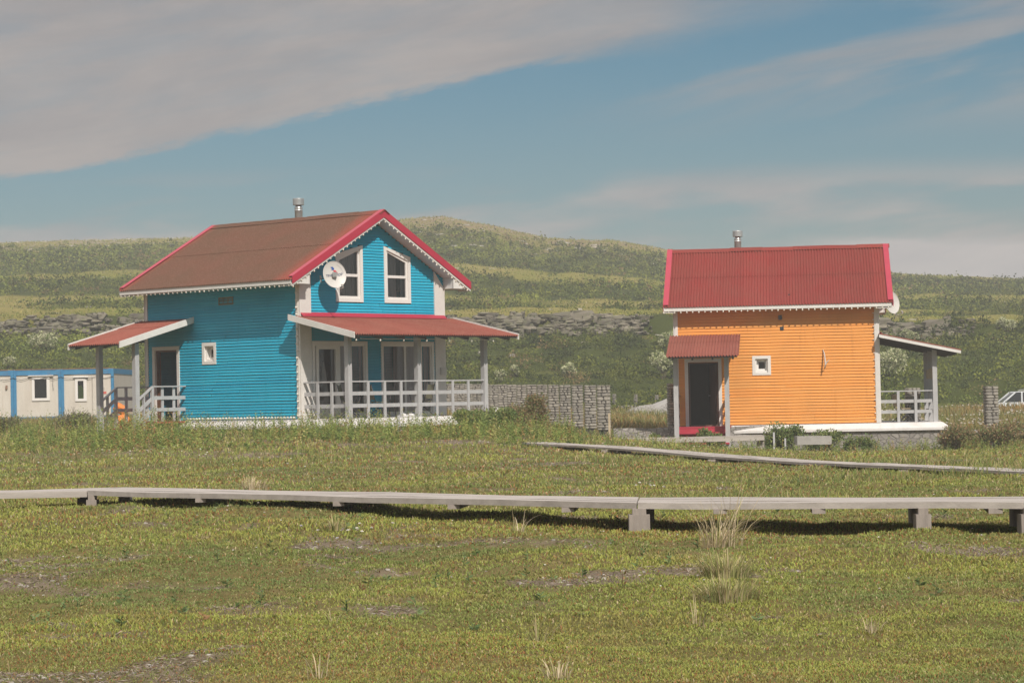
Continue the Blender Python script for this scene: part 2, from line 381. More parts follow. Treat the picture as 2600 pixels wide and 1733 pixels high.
def base_ground(X, Y):
    zl = np.interp(Y, [-40, 0, 10, 18, 22, 27, 35, 50, 58, 64, 72, 85, 100, 118], [-1.0, -.95, -.86, -.76, -.71, -.70, -.72, -.66, -.50, -.42, -.40, -.32, -.2, -.08])
    zr = np.interp(Y, [-40, 0, 10, 18, 22, 27, 35, 50, 60, 70, 78, 83, 84.5, 100, 118], [-1.0, -.95, -.86, -.77, -.72, -.72, -.78, -.93, -1.13, -1.31, -1.48, -1.44, -.98, -.75, -.42])
    w = sstep(X, -2.5, 9.5)
    z = zl*(1-w)+zr*w
    z = z+.11*np.exp(-((X+2.2)/2.0)**2-((Y-24.6)/2.2)**2)-.02*np.exp(-((X-2.2)/1.8)**2-((Y-20.6)/1.3)**2)
    near = 1-sstep(Y, 60, 90)
    z = z+(fbm(X*.9, Y*.9, 3, 3)-.5)*.13*near+(fbm(X*3.1, Y*3.1, 3, 8)-.5)*.06*near*(1-sstep(Y, 25, 45))
    z = z+(fbm(X*.25, Y*.25, 3, 13)-.5)*.12*sstep(Y, 62, 90)
    z = z-1.42*sstep(X, 20, 23)*sstep(Y, 120, 126)*(1-sstep(Y, 134, 138))
    return z
def terrain(X, Y):
    X = np.asarray(X, float); Y = np.asarray(Y, float)
    zb = base_ground(X, np.minimum(Y, 118))
    dip = -1.42*sstep(X, 20, 23)*sstep(Y, 120, 126)*(1-sstep(Y, 134, 138))
    Ys = np.maximum(Y, 118.0); c = X/Ys
    er = np.interp(c, PC, ER); ec = np.interp(c, PC, EC)
    jit = (fbm(c*22, Ys*.02, 3, 21)-.5)
    Yj = Ys+jit*14*sstep(Ys, 125, 160)
    u = np.interp(Yj, [118, 126, 140, 155, 166, 168.5], [0, .05, .36, .66, .80, 1.0])
    v = np.interp(Yj, [168.5, 185, 200, 212, 238, 244, 264, 300, 345], [0, .05, .13, .17, .44, .50, .55, .80, 1.0])
    e0 = (zb-CAMZ)/118
    e = np.where(Yj < 168.5, e0+(ec-e0)*u, ec+(er-ec)*v)
    z = CAMZ+e*np.minimum(Ys, 352)
    z = z-.08*np.maximum(Ys-352, 0)
    r = sstep(Ys, 122, 150)
    z = z+((fbm(X*.06, Ys*.06, 4, 31)-.5)*1.6*sstep(Ys, 140, 220)+(fbm(X*.3, Ys*.3, 3, 35)-.5)*.7)*r*(1-.55*sstep(Ys, 300, 345))
    return np.where(Y <= 118, zb, z+dip)
def T1(x, y): return float(terrain(np.array([x]), np.array([y]))[0])

def np_mesh(name, V, F, C, mat, parent=None, smooth=False):
    """V (n,3); F (m,k) with k=3 or 4; C (n,3) vertex colours"""
    me = bpy.data.meshes.new(name); V = np.ascontiguousarray(V, np.float32); F = np.ascontiguousarray(F, np.int32); k = F.shape[1]
    me.vertices.add(len(V)); me.vertices.foreach_set('co', V.ravel())
    me.loops.add(F.size); me.loops.foreach_set('vertex_index', F.ravel())
    me.polygons.add(len(F)); me.polygons.foreach_set('loop_start', np.arange(0, F.size, k, dtype=np.int32))
    try: me.polygons.foreach_set('loop_total', np.full(len(F), k, np.int32))
    except Exception: pass
    if smooth: me.polygons.foreach_set('use_smooth', np.ones(len(F), bool))
    if C is not None:
        a = me.color_attributes.new('Col', 'FLOAT_COLOR', 'POINT')
        a.data.foreach_set('color', np.concatenate([C, np.ones((len(C), 1))], 1).astype(np.float32).ravel())
    me.materials.append(mat); me.update(calc_edges=True); me.validate()
    o = bpy.data.objects.new(name, me); COL.objects.link(o)
    if parent: o.parent = parent
    return o

def lerp3(a, b, t): return np.asarray(a)*(1-t)+np.asarray(b)*t
def bare_mask(X, Y):
    a = fbm(X*.42, Y*.42, 4, 41, .6); a2 = fbm(X*2.3, Y*2.3, 3, 47)
    a3 = fbm(X*1.3, Y*1.0, 3, 49)
    return .9*np.maximum(sstep(a+.30*(a2-.5), .64, .76), .8*sstep(a3+.25*(a2-.5), .70, .80))*(1-sstep(Y, 66, 70))
SAND = np.array([.25, .195, .15]); SOIL = np.array([.10, .085, .055])
def scrubness(X, Y):
    c = X/np.maximum(Y, 1)
    jit = (fbm(c*22, Y*.02, 3, 21)-.5); Yj = Y+jit*14*sstep(Y, 125, 160)
    b = np.interp(Yj, [118, 122, 128, 158, 164, 169, 172, 190, 194, 202, 206, 217, 221, 238, 242, 263, 268, 298, 325, 345],
                      [0, .5, .95, .98, .85, .5, .0, .03, .55, .45, .0, .02, .82, .85, .0, .04, .80, .82, .45, .10])
    nn = fbm(X*.045, Y*.075, 5, 51, .55)
    s = sstep(b+(nn-.5)*1.35, .27, .60)
    # bare heathery top in the middle
    top = sstep(Y, 280, 318)*(1-np.clip(np.abs(c+.0)/.075, 0, 1)**3)
    s = s-top*.75
    return np.clip(s, 0, 1)
def ground_color(X, Y):
    n1 = fbm(X*.5, Y*.5, 4, 61); n2 = fbm(X*5, Y*5, 3, 65)
    col = lerp3([.17, .155, .05], [.22, .16, .075], n1[:, None])
    bm = bare_mask(X, Y)[:, None]
    col = col*(1-bm)+SAND*bm*(.65+.6*n2[:, None])
    # dry field behind the houses
    f = (sstep(Y, 80, 90)*(1-sstep(Y, 116, 121)))[:, None]
    fld = lerp3([.23, .15, .055], [.20, .18, .07], sstep(fbm(X*.2, Y*.35, 3, 71), .35, .65)[:, None])
    col = col*(1-f)+fld*f
    h = sstep(Y, 119, 124)[:, None]; s = scrubness(X, Y)[:, None]
    gr = lerp3([.23, .22, .045], [.30, .25, .08], sstep(fbm(X*.15, Y*.05, 4, 75, .6), .35, .68)[:, None])
    hc = gr*(1-s)+np.array([.060, .075, .015])*s
    c = X/np.maximum(Y, 1)
    top = (sstep(Y, 285, 330)*(1-np.clip(np.abs(c-.005)/.085, 0, 1)**3))[:, None]*sstep(fbm(X*.07, Y*.09, 4, 79, .6), .36, .55)[:, None]
    hc = hc*(1-top)+np.array([.30, .22, .125])*top
    left = (sstep(Y, 318, 340)*sstep(-c, .12, .15))[:, None]*sstep(fbm(X*.1, Y*.2, 4, 83, .6), .42, .6)[:, None]
    hc = hc*(1-left)+np.array([.34, .28, .20])*left
    col = col*(1-h)+hc*h
    return col

def build_ground():
    t = np.concatenate([np.linspace(-3.2, -.4, 30)[:-1], np.linspace(-.4, -.24, 30)[:-1], np.linspace(-.24, .24, 380), np.linspace(.24, .4, 30)[1:], np.linspace(.4, 3.2, 30)[1:]])
    d = np.concatenate([np.linspace(-60, 6, 30)[:-1], np.arange(6, 30, .16), np.arange(30, 70, .4), np.arange(70, 118, .8), np.arange(118, 172, .6), np.arange(172, 360, 1.3), np.linspace(360, 640, 16)])
    D, Tt = np.meshgrid(d, t, indexing='ij'); X = Tt*np.maximum(D, 22); Y = D
    X = X.ravel(); Y = Y.ravel(); Z = terrain(X, Y)
    nr, nc = len(d), len(t); idx = np.arange(nr*nc).reshape(nr, nc)
    F = np.stack([idx[:-1, :-1], idx[:-1, 1:], idx[1:, 1:], idx[1:, :-1]], -1).reshape(-1, 4)
    C = ground_color(X, Y)
    m, nt, b = newmat('heath_ground')
    at = nt.nodes.new('ShaderNodeAttribute'); at.attribute_name = 'Col'
    c = mixc(nt, nz(nt, 9, 6, .7, coord='Object', lo=.3, hi=.7), at.outputs['Color'], mixc(nt, 1.0, at.outputs['Color'], (.62, .60, .55, 1), 'MULTIPLY'))
    c = mixc(nt, nz(nt, .7, 8, .75, coord='Object', lo=.35, hi=.65), c, mixc(nt, 1.0, c, (.75, .78, .72, 1), 'MULTIPLY'))
    nt.links.new(c, b.inputs['Base Color']); b.inputs['Roughness'].default_value = .95; b.inputs['Specular IOR Level'].default_value = .1
    bump(nt, b, nz(nt, 14, 6, .7), .5, .04)
    o = np_mesh('ground', np.stack([X, Y, Z], 1), F, C, m, smooth=True)
    tag(o, kind='structure')
    MBp = MB(); MBp.add([(-700, -700, -3.2), (700, -700, -3.2), (700, 700, -3.2), (-700, 700, -3.2)], [(0, 1, 2, 3)])
    g = MBp.build('distant_ground', paint('far_heath', (.10, .10, .045), (.13, .11, .05), .95, .02)); tag(g, kind='structure')
build_ground()

# ------------------------------------------------------------------ houses
L, W, HR, HT, HF, OR, OB, V = 6.67, 6.0, 6.01, 3.97, 3.80, 0.50, 0.33, 1.95
def siding(Fn, u0, u1, z0, ztop, pitch, openings, mat, parent, name='siding_wall'):
    """lap boards with real grooves; ztop(u) gives the clipping line; openings = (u0,u1,z0,zL,zR)"""
    mb = MB(); us = (u0+u1)/2
    zmax = max(ztop(u0), ztop(u1), ztop(us)); k = 0; z = z0
    while z < zmax-.01:
        z1 = z+pitch; zc = z+pitch/2
        # interval under the roof line
        a, b = u0, u1
        if ztop(u0) < zc:
            lo, hi = u0, us
            for _ in range(30):
                mid = (lo+hi)/2
                if ztop(mid) < zc: lo = mid
                else: hi = mid
            a = hi
        if ztop(u1) < zc:
            lo, hi = us, u1
            for _ in range(30):
                mid = (lo+hi)/2
                if ztop(mid) < zc: hi = mid
                else: lo = mid
            b = lo
        iv = [(a, b)] if b-a > .01 else []
        for (p, q, zb, zl, zr) in openings:
            if zc < zb or zc > max(zl, zr): continue
            if zc > min(zl, zr):
                t = (zc-zl)/(zr-zl) if zr != zl else 0
                x = p+(q-p)*t
                pp, qq = (x, q) if zr > zl else (p, x)
            else: pp, qq = p, q
            nv = []
            for (c, d) in iv:
                if qq <= c or pp >= d: nv.append((c, d)); continue
                if pp > c: nv.append((c, pp))
                if qq < d: nv.append((qq, d))
            iv = nv
        g = .019
        cut = []
        for (c, d) in iv:
            q = c; first = True
            while d-q > 4.0:
                l = random.uniform(1.4, 3.6); cut.append((q, q+l-.003)); q += l
            cut.append((q, d))
        for (c, d) in cut:
            e_ = random.uniform(-.003, .003); e2 = e_+random.uniform(-.002, .002)
            P = [Fn(c, 0, z), Fn(d, 0, z), Fn(c, 0, z+g), Fn(d, 0, z+g), Fn(c, .032+e_, z+g), Fn(d, .032+e2, z+g), Fn(c, .016+e_, z1), Fn(d, .016+e2, z1), Fn(c, 0, z1), Fn(d, 0, z1)]
            mb.add(P, [(0, 1, 3, 2), (2, 3, 5, 4), (4, 5, 7, 6), (6, 7, 9, 8)])
        z = z1; k += 1
    return mb.build(name, mat, parent)

def corr(x0, x1, P0, P1, pitch=.096, amp=.024, n=6):
    """corrugated sheet: P0,P1 = (y,z) upper and lower edge; waves run along x"""
    m = MB(); k = int((x1-x0)/pitch*n); vs = []
    d = Vector((0, P1[0]-P0[0], P1[1]-P0[1])).normalized(); nrm = Vector((1, 0, 0)).cross(d)
    if nrm.z < 0: nrm = -nrm
    for row, (P, lift) in enumerate(((P0, 0), (P1, .004))):
        for i in range(k+1):
            x = x0+(x1-x0)*i/k; h = amp*math.sin(2*math.pi*i/n)+amp+lift
            vs.append(Vector((x, P[0], P[1]))+nrm*h)
    bot = [v-nrm*.007 for v in vs]
    q = k+1; W_ = n*9
    for s0 in range(0, k, W_):
        e0 = min(s0+W_, k); c_ = e0-s0+1
        m.add(vs[s0:e0+1]+vs[q+s0:q+e0+1], [(i, i+1, c_+1+i, c_+i) for i in range(c_-1)], True)
    fs = [(i, i+1, k+2+i, k+1+i) for i in range(k)]
    m.add(bot, fs)
    m.add(vs[q:]+bot[q:], [(i, i+1, q+i+1, q+i) for i in range(k)])
    return m
def lp(a, b, t): return (a[0]+(b[0]-a[0])*t, a[1]+(b[1]-a[1])*t)

def window(F, u0, u1, z0, zl, zr, parent, trim=.11, mull=(), trans=(), curt=True, sash=.065, deep=.06, cm=None):
    """zl/zr: top heights at u0/u1"""
    def poly(k):
        sl_ = (zr-zl)/(u1-u0)
        return [(u0+k, z0+k), (u1-k, z0+k), (u1-k, zr-k-sl_*k*0), (u0+k, zl-k)]
    t = MB(); t.ring(F, poly(0), poly(trim), -.02, .045)
    w = t.build('window', pvc, parent)
    s = MB(); s.ring(F, poly(trim), poly(trim+sash), -deep, -.005+.01)
    a, b = u0+trim+sash, u1-trim-sash
    zt = lambda u: zl+(zr-zl)*(u-u0)/(u1-u0)-trim-sash
    for m_ in mull: s.fbox(F, m_-.04, m_+.04, -deep, .0, z0+trim+sash, zt(m_))
    for tz in trans: s.fbox(F, a, b, -deep, .0, tz-.04, tz+.04)
    s.build('frame', pvc, w)
    g = MB(); q = poly(trim+sash-.01); g.add([F(u, -.03, z) for u, z in q], [(0, 1, 2, 3)]); g.build('pane', glass, w)
    if curt:
        c = MB(); n = 40; vs = []
        zt0 = lambda u: zl+(zr-zl)*(u-u0)/(u1-u0)-trim*.6
        for i in range(n+1):
            u = u0+trim*.6+(u1-u0-trim*1.2)*i/n; o = -.16-.018*math.sin(i*1.9)-.01*math.sin(i*.7)
            vs += [F(u, o, z0+trim*.5), F(u, o, zt0(u))]
        gaps = curt if isinstance(curt, list) else []
        fs = [(2*i, 2*i+2, 2*i+3, 2*i+1) for i in range(n) if not any(g0 <= i/n < g1 for g0, g1 in gaps)]
        c.add(vs, fs); c.build('curtain', cm or curtain, w)
    return w

def rail_run(parent, A, B, ends=0.0, step=.7, top=1.0, mat=None, posts=None, z0=0.0, name='railing'):
    """horizontal three-board railing between floor points A and B (x,y)"""
    mat = mat or grey_paint; a = Vector((A[0], A[1], z0)); b = Vector((B[0], B[1], z0)); Ld = (b-a).length; d = (b-a)/Ld
    r = MB()
    r.bar(a+Vector((0, 0, top+.02)), b+Vector((0, 0, top+.02)), .10, .038)
    for zc in (.685, .34): r.bar(a+Vector((0, 0, zc))-d*.0, b+Vector((0, 0, zc)), .028, .105)
    o = r.build(name, mat, parent)
    n = max(1, round(Ld/step)); sd = d.cross(Vector((0, 0, 1)))
    for i in (posts if posts is not None else range(1, n)):
        p = a+d*(Ld*i/n) if posts is None else a+d*i
        m = MB(); m.bar(p+sd*0.032+Vector((0, 0, .0)), p+sd*0.032+Vector((0, 0, top)), .034, .09, upv=d)
        m.build('baluster', mat, o)
    return o

def build_house(name, label, loc, yaw, wallmat, pitch, roofm, OE, chim_x, foot, kind):
    H = empty(name, loc, -math.radians(yaw)); tag(H, label, 'house')
    Fl = lambda u, o, z: (u, -o, z)            # door wall (faces -y), u = x
    Fg = lambda u, o, z: (o, u, z)             # veranda gable (faces +x), u = y
    Fb = lambda u, o, z: (u, W+o, z)
    Fr = lambda u, o, z: (-L-o, u, z)
    sl_ = (HR-HT)/(W/2+OE); roofz = lambda y: HR-sl_*abs(y-W/2)
    flat = lambda u: HF+.02
    gz = lambda u: min(roofz(u)-.24, 99)
    dx0, dx1 = -6.37, -5.15
    siding(Fl, -L, 0, 0, flat, pitch, [(dx0+.09, dx1-.09, -.1, 2.13, 2.13), (-4.05, -3.6, 1.72, 2.20, 2.20)], wallmat, H)
    ops = [(1.45, 2.56, 3.35, 4.73, 5.02), (3.45, 4.57, 3.35, 5.02, 4.73), (.5, 2.64, -.1, 2.15, 2.15), (3.3, 5.5, -.1, 2.15, 2.15)]
    siding(Fg, 0, W, 0, gz, pitch, ops, wallmat, H)
    siding(Fb, -L, 0, 0, flat, pitch, [], wallmat, H)
    siding(Fr, 0, W, 0, gz, pitch, [], wallmat, H)
    # inside: floors and a partition, dark
    i_ = MB(); i_.box(-L+.05, -.02, .05, W-.05, -.04, .0); i_.box(-L+.05, -.02, .05, W-.05, 2.75, 2.95); i_.box(-4.9, -4.8, .05, W-.05, .0, 2.75); i_.box(-L+.05, -4.9, 1.6, 1.7, 0, 2.75); i_.box(-2.9, -2.8, .05, W-.05, 2.95, 4.3)
    i_.build('interior_partition', darkin, H)
    # front door, standing open inwards
    fr = MB(); fr.ring(Fl, [(dx0, -.02), (dx1, -.02), (dx1, 2.22), (dx0, 2.22)], [(dx0+.11, -.02), (dx1-.11, -.02), (dx1-.11, 2.11), (dx0+.11, 2.11)], -.02, .05)
    dr = fr.build('door', white_trim, H)
    j = MB(); j.ring(Fl, [(dx0+.10, -.0), (dx1-.10, -.0), (dx1-.10, 2.12), (dx0+.10, 2.12)], [(dx0+.16, .03), (dx1-.16, .03), (dx1-.16, 2.06), (dx0+.16, 2.06)], -.16, -.02); j.build('door_jamb', brownwood, dr)
    lf = MB(); lf.bar((dx1-.20, .17, 1.02), (dx1-.42, 1.02, 1.02), .05, 2.0); lf.build('door_leaf', brownwood, dr)
    hd = MB(); hd.tube([(dx1-.41, .86, 1.0), (dx1-.47, .86, 1.0), (dx1-.47, .74, 1.0)], .012); hd.build('handle', steel, dr)
    # small deep window
    wv = MB(); wv.ring(Fl, [(-4.13, 1.64), (-3.52, 1.64), (-3.52, 2.28), (-4.13, 2.28)], [(-4.03, 1.73), (-3.62, 1.73), (-3.62, 2.18), (-4.03, 2.18)], -.02, .04)
    sw = wv.build('window', pvc, H)
    w2 = MB(); w2.ring(Fl, [(-4.03, 1.73), (-3.62, 1.73), (-3.62, 2.18), (-4.03, 2.18)], [(-3.99, 1.79), (-3.66, 1.79), (-3.66, 2.14), (-3.99, 2.14)], -.16, -.02)
    w2.ring(Fl, [(-3.99, 1.79), (-3.66, 1.79), (-3.66, 2.14), (-3.99, 2.14)], [(-3.93, 1.85), (-3.72, 1.85), (-3.72, 2.08), (-3.93, 2.08)], -.20, -.14); w2.build('frame', pvc, sw)
    g = MB(); g.add([Fl(-3.94, -.17, 1.84), Fl(-3.71, -.17, 1.84), Fl(-3.71, -.17, 2.09), Fl(-3.94, -.17, 2.09)], [(0, 1, 2, 3)]); g.build('pane', glass, sw)
    # gable windows
    window(Fg, 1.45, 2.56, 3.35, 4.73, 5.02, H, trans=(4.13,), curt=[(.0, .0)])
    window(Fg, 3.45, 4.57, 3.35, 5.02, 4.73, H, trans=(4.13,), curt=[(.62, .80)])
    # veranda door + windows
    w = window(Fg, .45, 2.69, .0, 2.21, 2.21, H, trim=.09, mull=(1.56,), curt=[(.0, .42), (.80, .94)], sash=.05)
    lf = MB(); lf.ring(Fg, [(.62, .10), (1.50, .10), (1.50, 2.08), (.62, 2.08)], [(.72, .34), (1.40, .34), (1.40, 1.98), (.72, 1.98)], -.05, .03)
    lf.fbox(Fg, .71, 1.41, -.02, .0, .2, .35)
    d2 = lf.build('veranda_door', pvc, H); hh = MB(); hh.tube([(.03, 1.44, 1.05), (.08, 1.44, 1.05), (.08, 1.32, 1.05)], .012); hh.build('handle', steel, d2)
    gc = MB(); cs = [Fg(1.05+r*math.cos(a), -.14+.5*r*math.sin(a), z) for r, z in ((.24, .2), (.16, .8), (.09, 1.3), (.03, 1.62)) for a in [k*math.pi/5 for k in range(10)]]
    gc.add(cs, [(i*10+k, i*10+(k+1) % 10, (i+1)*10+(k+1) % 10, (i+1)*10+k) for i in range(3) for k in range(10)], True); gc.build('gathered_curtain', curtain_l, H)
    window(Fg, 3.26, 5.53, .0, 2.21, 2.21, H, trim=.09, mull=(4.31, 5.0), curt=[(.10, .30), (.82, .90)], sash=.05)
    # corner boards
    c = MB()
    for (a, b) in ((0-.03, .42), (W-.42, W+.03)):
        c.prism([(a, 0.0), (b, 0.0), (b, min(HF+.3, roofz(b if a < 1 else a)-.26)), (a, HF-.0)] if a < 1 else [(a, 0.0), (b, 0.0), (b, HF), (a, roofz(a)-.26)], lambda p, q, t: (t, p, q), .0, .055)
    c.box(-.10, .0, -.045, .0, 0, HF); c.box(-L-.03, -L+.10, -.045, 0, 0, HF); c.box(-L-.05, -L, -.045, .12, 0, HF)
    c.box(-.08, .0, W, W+.045, 0, HF); c.box(-L-.03, -L+.1, W, W+.045, 0, HF); c.box(-L-.05, -L, W-.12, W+.045, 0, HF)
    c.build_each('corner_board', white_paint, H)
    # roof
    x0, x1 = -L-OB, OR
    rd = MB()
    for s in (0, 1):
        e = -OE if s == 0 else W+OE
        rd.prism([(W/2, HR-.05), (e, HT-.05), (e, HT-.08), (W/2, HR-.09)], lambda p, q, t: (t, p, q), x0+.02, x1-.02)
    R_ = rd.build('roof', darkwood, H)
    for s in (0, 1):
        e = -OE if s == 0 else W+OE
        A, B = (W/2, HR-.045), (e, HT-.045)
        A2 = lp(A, B, .49)
        corr(x0+.02, x1-.02, lp(A, B, .46), lp(A, B, 1.012)).build('roof_sheet', roofm, R_)
        up_ = corr(x0+.02, x1-.02, A, lp(A, B, .50))
        for i, v in enumerate(up_.v): up_.v[i] = (v[0], v[1], v[2]+.016)
        up_.build('roof_sheet', roofm, R_)
    rc = MB(); nseg = 7
    for k in range(nseg):      # ridge cap pieces, slightly uneven
        xa = x0-.02+(x1-x0+.04)*k/nseg; xb = x0-.02+(x1-x0+.04)*(k+1)/nseg+.04
        za = HR+.035+random.uniform(-.012, .012); zb = HR+.035+random.uniform(-.012, .012)
        dy = .20; dz = dy*sl_
        P = [(xa, W/2-dy, za-dz), (xa, W/2, za+.012), (xa, W/2+dy, za-dz), (xb, W/2-dy, zb-dz), (xb, W/2, zb+.012), (xb, W/2+dy, zb-dz)]
        Q = [(p[0], p[1], p[2]-.012) for p in P]
        rc.add(P+Q, [(0, 3, 4, 1), (1, 4, 5, 2), (6, 7, 10, 9), (7, 8, 11, 10), (0, 6, 9, 3), (2, 5, 11, 8), (0, 1, 7, 6), (1, 2, 8, 7), (3, 9, 10, 4), (4, 10, 11, 5)])
    rc.build('ridge_cap', roofm if kind == 'b' else roof_red, R_)
    vt = MB(); vw = MB(); so_ = MB()
    for s in (0, 1):
        e = -OE if s == 0 else W+OE
        for (xa, xb) in ((x1-.005, x1+.02), (x0-.02, x0+.005)):
            vt.prism([(W/2, HR+.04), (e, HT+.04), (e, HT-.17), (W/2, HR-.18)], lambda p, q, t: (t, p, q), xa, xb)
        for (xa, xb) in ((x1-.16, x1+.02), (x0-.02, x0+.16)):
            vt.prism([(W/2, HR+.055), (e, HT+.055), (e, HT+.04), (W/2, HR+.04)], lambda p, q, t: (t, p, q), xa, xb)
        vw.prism([(W/2, HR-.155), (e, HT-.155), (e, HT-.235), (W/2, HR-.24)], lambda p, q, t: (t, p, q), x1-.035, x1-.006)
        vw.prism([(W/2, HR-.155), (e, HT-.155), (e, HT-.235), (W/2, HR-.24)], lambda p, q, t: (t, p, q), x0+.006, x0+.035)
        yi = 0 if s == 0 else W
        so_.prism([(W/2, HR-.215), (e, HT-.215), (e, HT-.225), (W/2, HR-.225)], lambda p, q, t: (t, p, q), .0, x1-.04)
        so_.prism([(W/2, HR-.215), (e, HT-.215), (e, HT-.225), (W/2, HR-.225)], lambda p, q, t: (t, p, q), x0+.04, -L)
        # boxed eave ends
        k1 = roofz(yi)-.225
        for (xa, xb) in ((x1-.09, x1-.045), (x0+.045, x0+.09)):
            so_.prism([(e, HF+.01), (yi, HF+.01), (yi, k1), (e, HT-.225)], lambda p, q, t: (t, p, q), xa, xb)
    vt.build_each('verge_trim', red_trim, R_); vw.build_each('barge_board', white_trim, R_)
    for s in (0, 1):
        e0, e1 = (-OE-.025, -OE) if s == 0 else (W+OE, W+OE+.025)
        fs = MB(); fs.box(x0+.0, x1-.045, e0, e1, HF, HT-.045); fs.build('fascia', white_trim, R_)
        y0_, y1_ = (-OE, -.0) if s == 0 else (W, W+OE)
        so_.box(x0+.03, x1-.05, y0_, y1_, HF+.012, HF+.03)
        so_.box(0, x1-.05, y1_-.012 if s == 0 else y0_, y1_ if s == 0 else y0_+.012, HF+.03, roofz(0)-.23)
    so_.build('soffit', white_trim, R_)
    # chimney pipe with cap
    ch = MB(); cy = W/2+.32; zb = roofz(cy)-.1; r = .118
    ch.lathe([(r, zb), (r, HR+.27), (r+.008, HR+.28), (r+.008, HR+.30), (r, HR+.31), (r, HR+.35), (r+.008, HR+.36), (r, HR+.38), (r*.78, HR+.43), (r*.78, HR+.49)], 20, (chim_x, cy, 0))
    chm = ch.build('chimney', steel, R_)
    cp = MB(); cp.lathe([(.165, HR+.45), (.17, HR+.455), (.17, HR+.64), (.165, HR+.65), (.02, HR+.67)], 24, (chim_x, cy, 0))
    cp.lathe([(.165, HR+.45), (.08, HR+.46)], 24, (chim_x, cy, 0)); cp.v and None
    capo = MB(); capo.v, capo.f, capo.sm = cp.v, cp.f, [False]*len(cp.f); capo.build('chimney_cap', steel, R_)
    # plinth: painted slab with a splayed edge on a rubble base
    def ringframe(mb, rects):
        n = len(rects); vs = []
        for (xa, xb, ya, yb, z) in rects: vs += [(xa, ya, z), (xb, ya, z), (xb, yb, z), (xa, yb, z)]
        fs = [(i*4+k, i*4+(k+1) % 4, (i+1)*4+(k+1) % 4, (i+1)*4+k) for i in range(n-1) for k in range(4)]
        fs += [(0, 1, 2, 3), tuple(4*(n-1)+k for k in (3, 2, 1, 0))]
        mb.add(vs, fs)
    pl = MB(); e = .10
    ringframe(pl, [(-L-e+.04, V+.06, -e+.04, W+e-.04, -.012), (-L-e, V+.11, -e, W+e, -.03), (-L-e-.12, V+.34, -e-.14, W+e+.22, -.19), (-L-e-.12, V+.34, -e-.14, W+e+.22, -.27)])
    pl.build('plinth', plinth, H)
    fd = MB(); fd.box(-L-.12, V+.26, -.14, W+.22, -2.6, -.27); fd.build('foundation', stone_base, H)
    # veranda: posts, beam, roof, railing
    pz = 2.40
    vp = [(V-.12, .10), (V-.12, 2.92), (V-.12, 5.78)]
    for (x, y) in vp:
        p = MB(); p.box(x-.075, x+.075, y-.075, y+.075, -.01, pz-.02); p.build('post', grey_paint, H)
    ya, yb = -.46, 6.42; vx = 2.66; z_in, z_out = 2.93, 2.335
    rr = MB(); rr.prism([(.02, z_in-.05), (vx-.05, z_out-.05), (vx-.05, z_out-.075), (.02, z_in-.075)], lambda p, q, t: (p, t, q), ya+.05, yb-.05)
    for k in range(8):
        y = ya+.3+k*(yb-ya-.6)/7
        rr.prism([(.02, z_in-.075), (vx-.12, z_out-.065), (vx-.12, z_out-.15), (.02, z_in-.19)], lambda p, q, t: (p, t, q), y-.03, y+.03)
    rr.box(V-.19, V-.05, ya+.12, yb-.12, pz-.02, pz+.075)
    vr = rr.build('veranda_roof', darkwood, H)
    # corrugation runs down the slope (along x) so waves go along y
    def corr_y(xa, za, xb, zb_, y0, y1, lift=0.0):
        m = corr(y0, y1, (xa, za), (xb, zb_)); m.v = [(v[1], v[0], v[2]+lift) for v in m.v]; return m
    corr_y(.02, z_in-.05, vx, z_out-.045, ya, yb).build('roof_sheet', roof_porch, vr)
    fz = MB()
    for y in (ya, yb):
        dt = 0 if kind == 'b' else -.075
        fz.prism([(.03, z_in+.03+dt), (vx-.0, z_out+.04+dt), (vx-.0, z_out-.13), (.03, z_in-.14)], lambda p, q, t: (p, t, q), y-.02, y+.02)
    fz.build_each('barge_board', white_trim, vr)
    fl = MB(); fl.prism([(.02, z_in+.10), (.035, z_in+.10), (.16, z_in-.01), (.16, z_in-.025)], lambda p, q, t: (p, t, q), .0, W); fl.build('flashing', red_trim, vr)
    rail_run(H, (.06, .10), (V-.195, .10), step=.62)
    rail_run(H, (V-.12, .175), (V-.12, 2.845))
    rail_run(H, (V-.12, 2.995), (V-.12, 5.705))
    # side porch over the front door
    xr, xl = -4.5, -6.84; yo = -2.85; zi, zo = 3.02, 2.28
    pr = MB(); pr.prism([(-.02, zi-.05), (yo+.05, zo-.05), (yo+.05, zo-.075), (-.02, zi-.075)], lambda p, q, t: (t, p, q), xl+.05, xr-.05)
    for k in range(4):
        x = xl+.2+k*(xr-xl-.4)/3; pr.prism([(-.02, zi-.075), (yo+.12, zo-.065), (yo+.12, zo-.14), (-.02, zi-.18)], lambda p, q, t: (t, p, q), x-.03, x+.03)
    pyo = -1.9
    pr.box(xl+.08, xr-.08, pyo-.06, pyo+.06, 2.29, 2.40)
    prf = pr.build('porch_roof', darkwood, H)
    A, B = (-.02, zi-.05), (yo, zo-.045)
    corr(xl, xr, lp(A, B, .30), B).build('roof_sheet', roof_porch, prf)
    cu = corr(xl, xr, A, lp(A, B, .34)); cu.v = [(v[0], v[1], v[2]+.012) for v in cu.v]; cu.build('roof_sheet', roof_porch, prf)
    if kind == 'b':
        bb = MB()
        for x in (xl, xr): bb.prism([(-.02, zi+.04), (yo, zo+.04), (yo, zo-.14), (-.02, zi-.14)], lambda p, q, t: (t, p, q), x-.022, x+.022)
        bb.build_each('barge_board', white_trim, prf)
    ppx = (-4.93, -6.58)
    for x in ppx:
        p = MB(); p.box(x-.075, x+.075, pyo-.075, pyo+.075, -1.6, 2.29); p.build('post', grey_paint, H)
    ld = MB(); ld.box(xl+.2, xr-.36, -1.28, -.10, -.06, -.013)
    for k in range(3): ld.box(xl+.22, xr-.38, -1.58-.27*k, -1.28-.27*k, -.24-.17*k, -.19-.17*k)
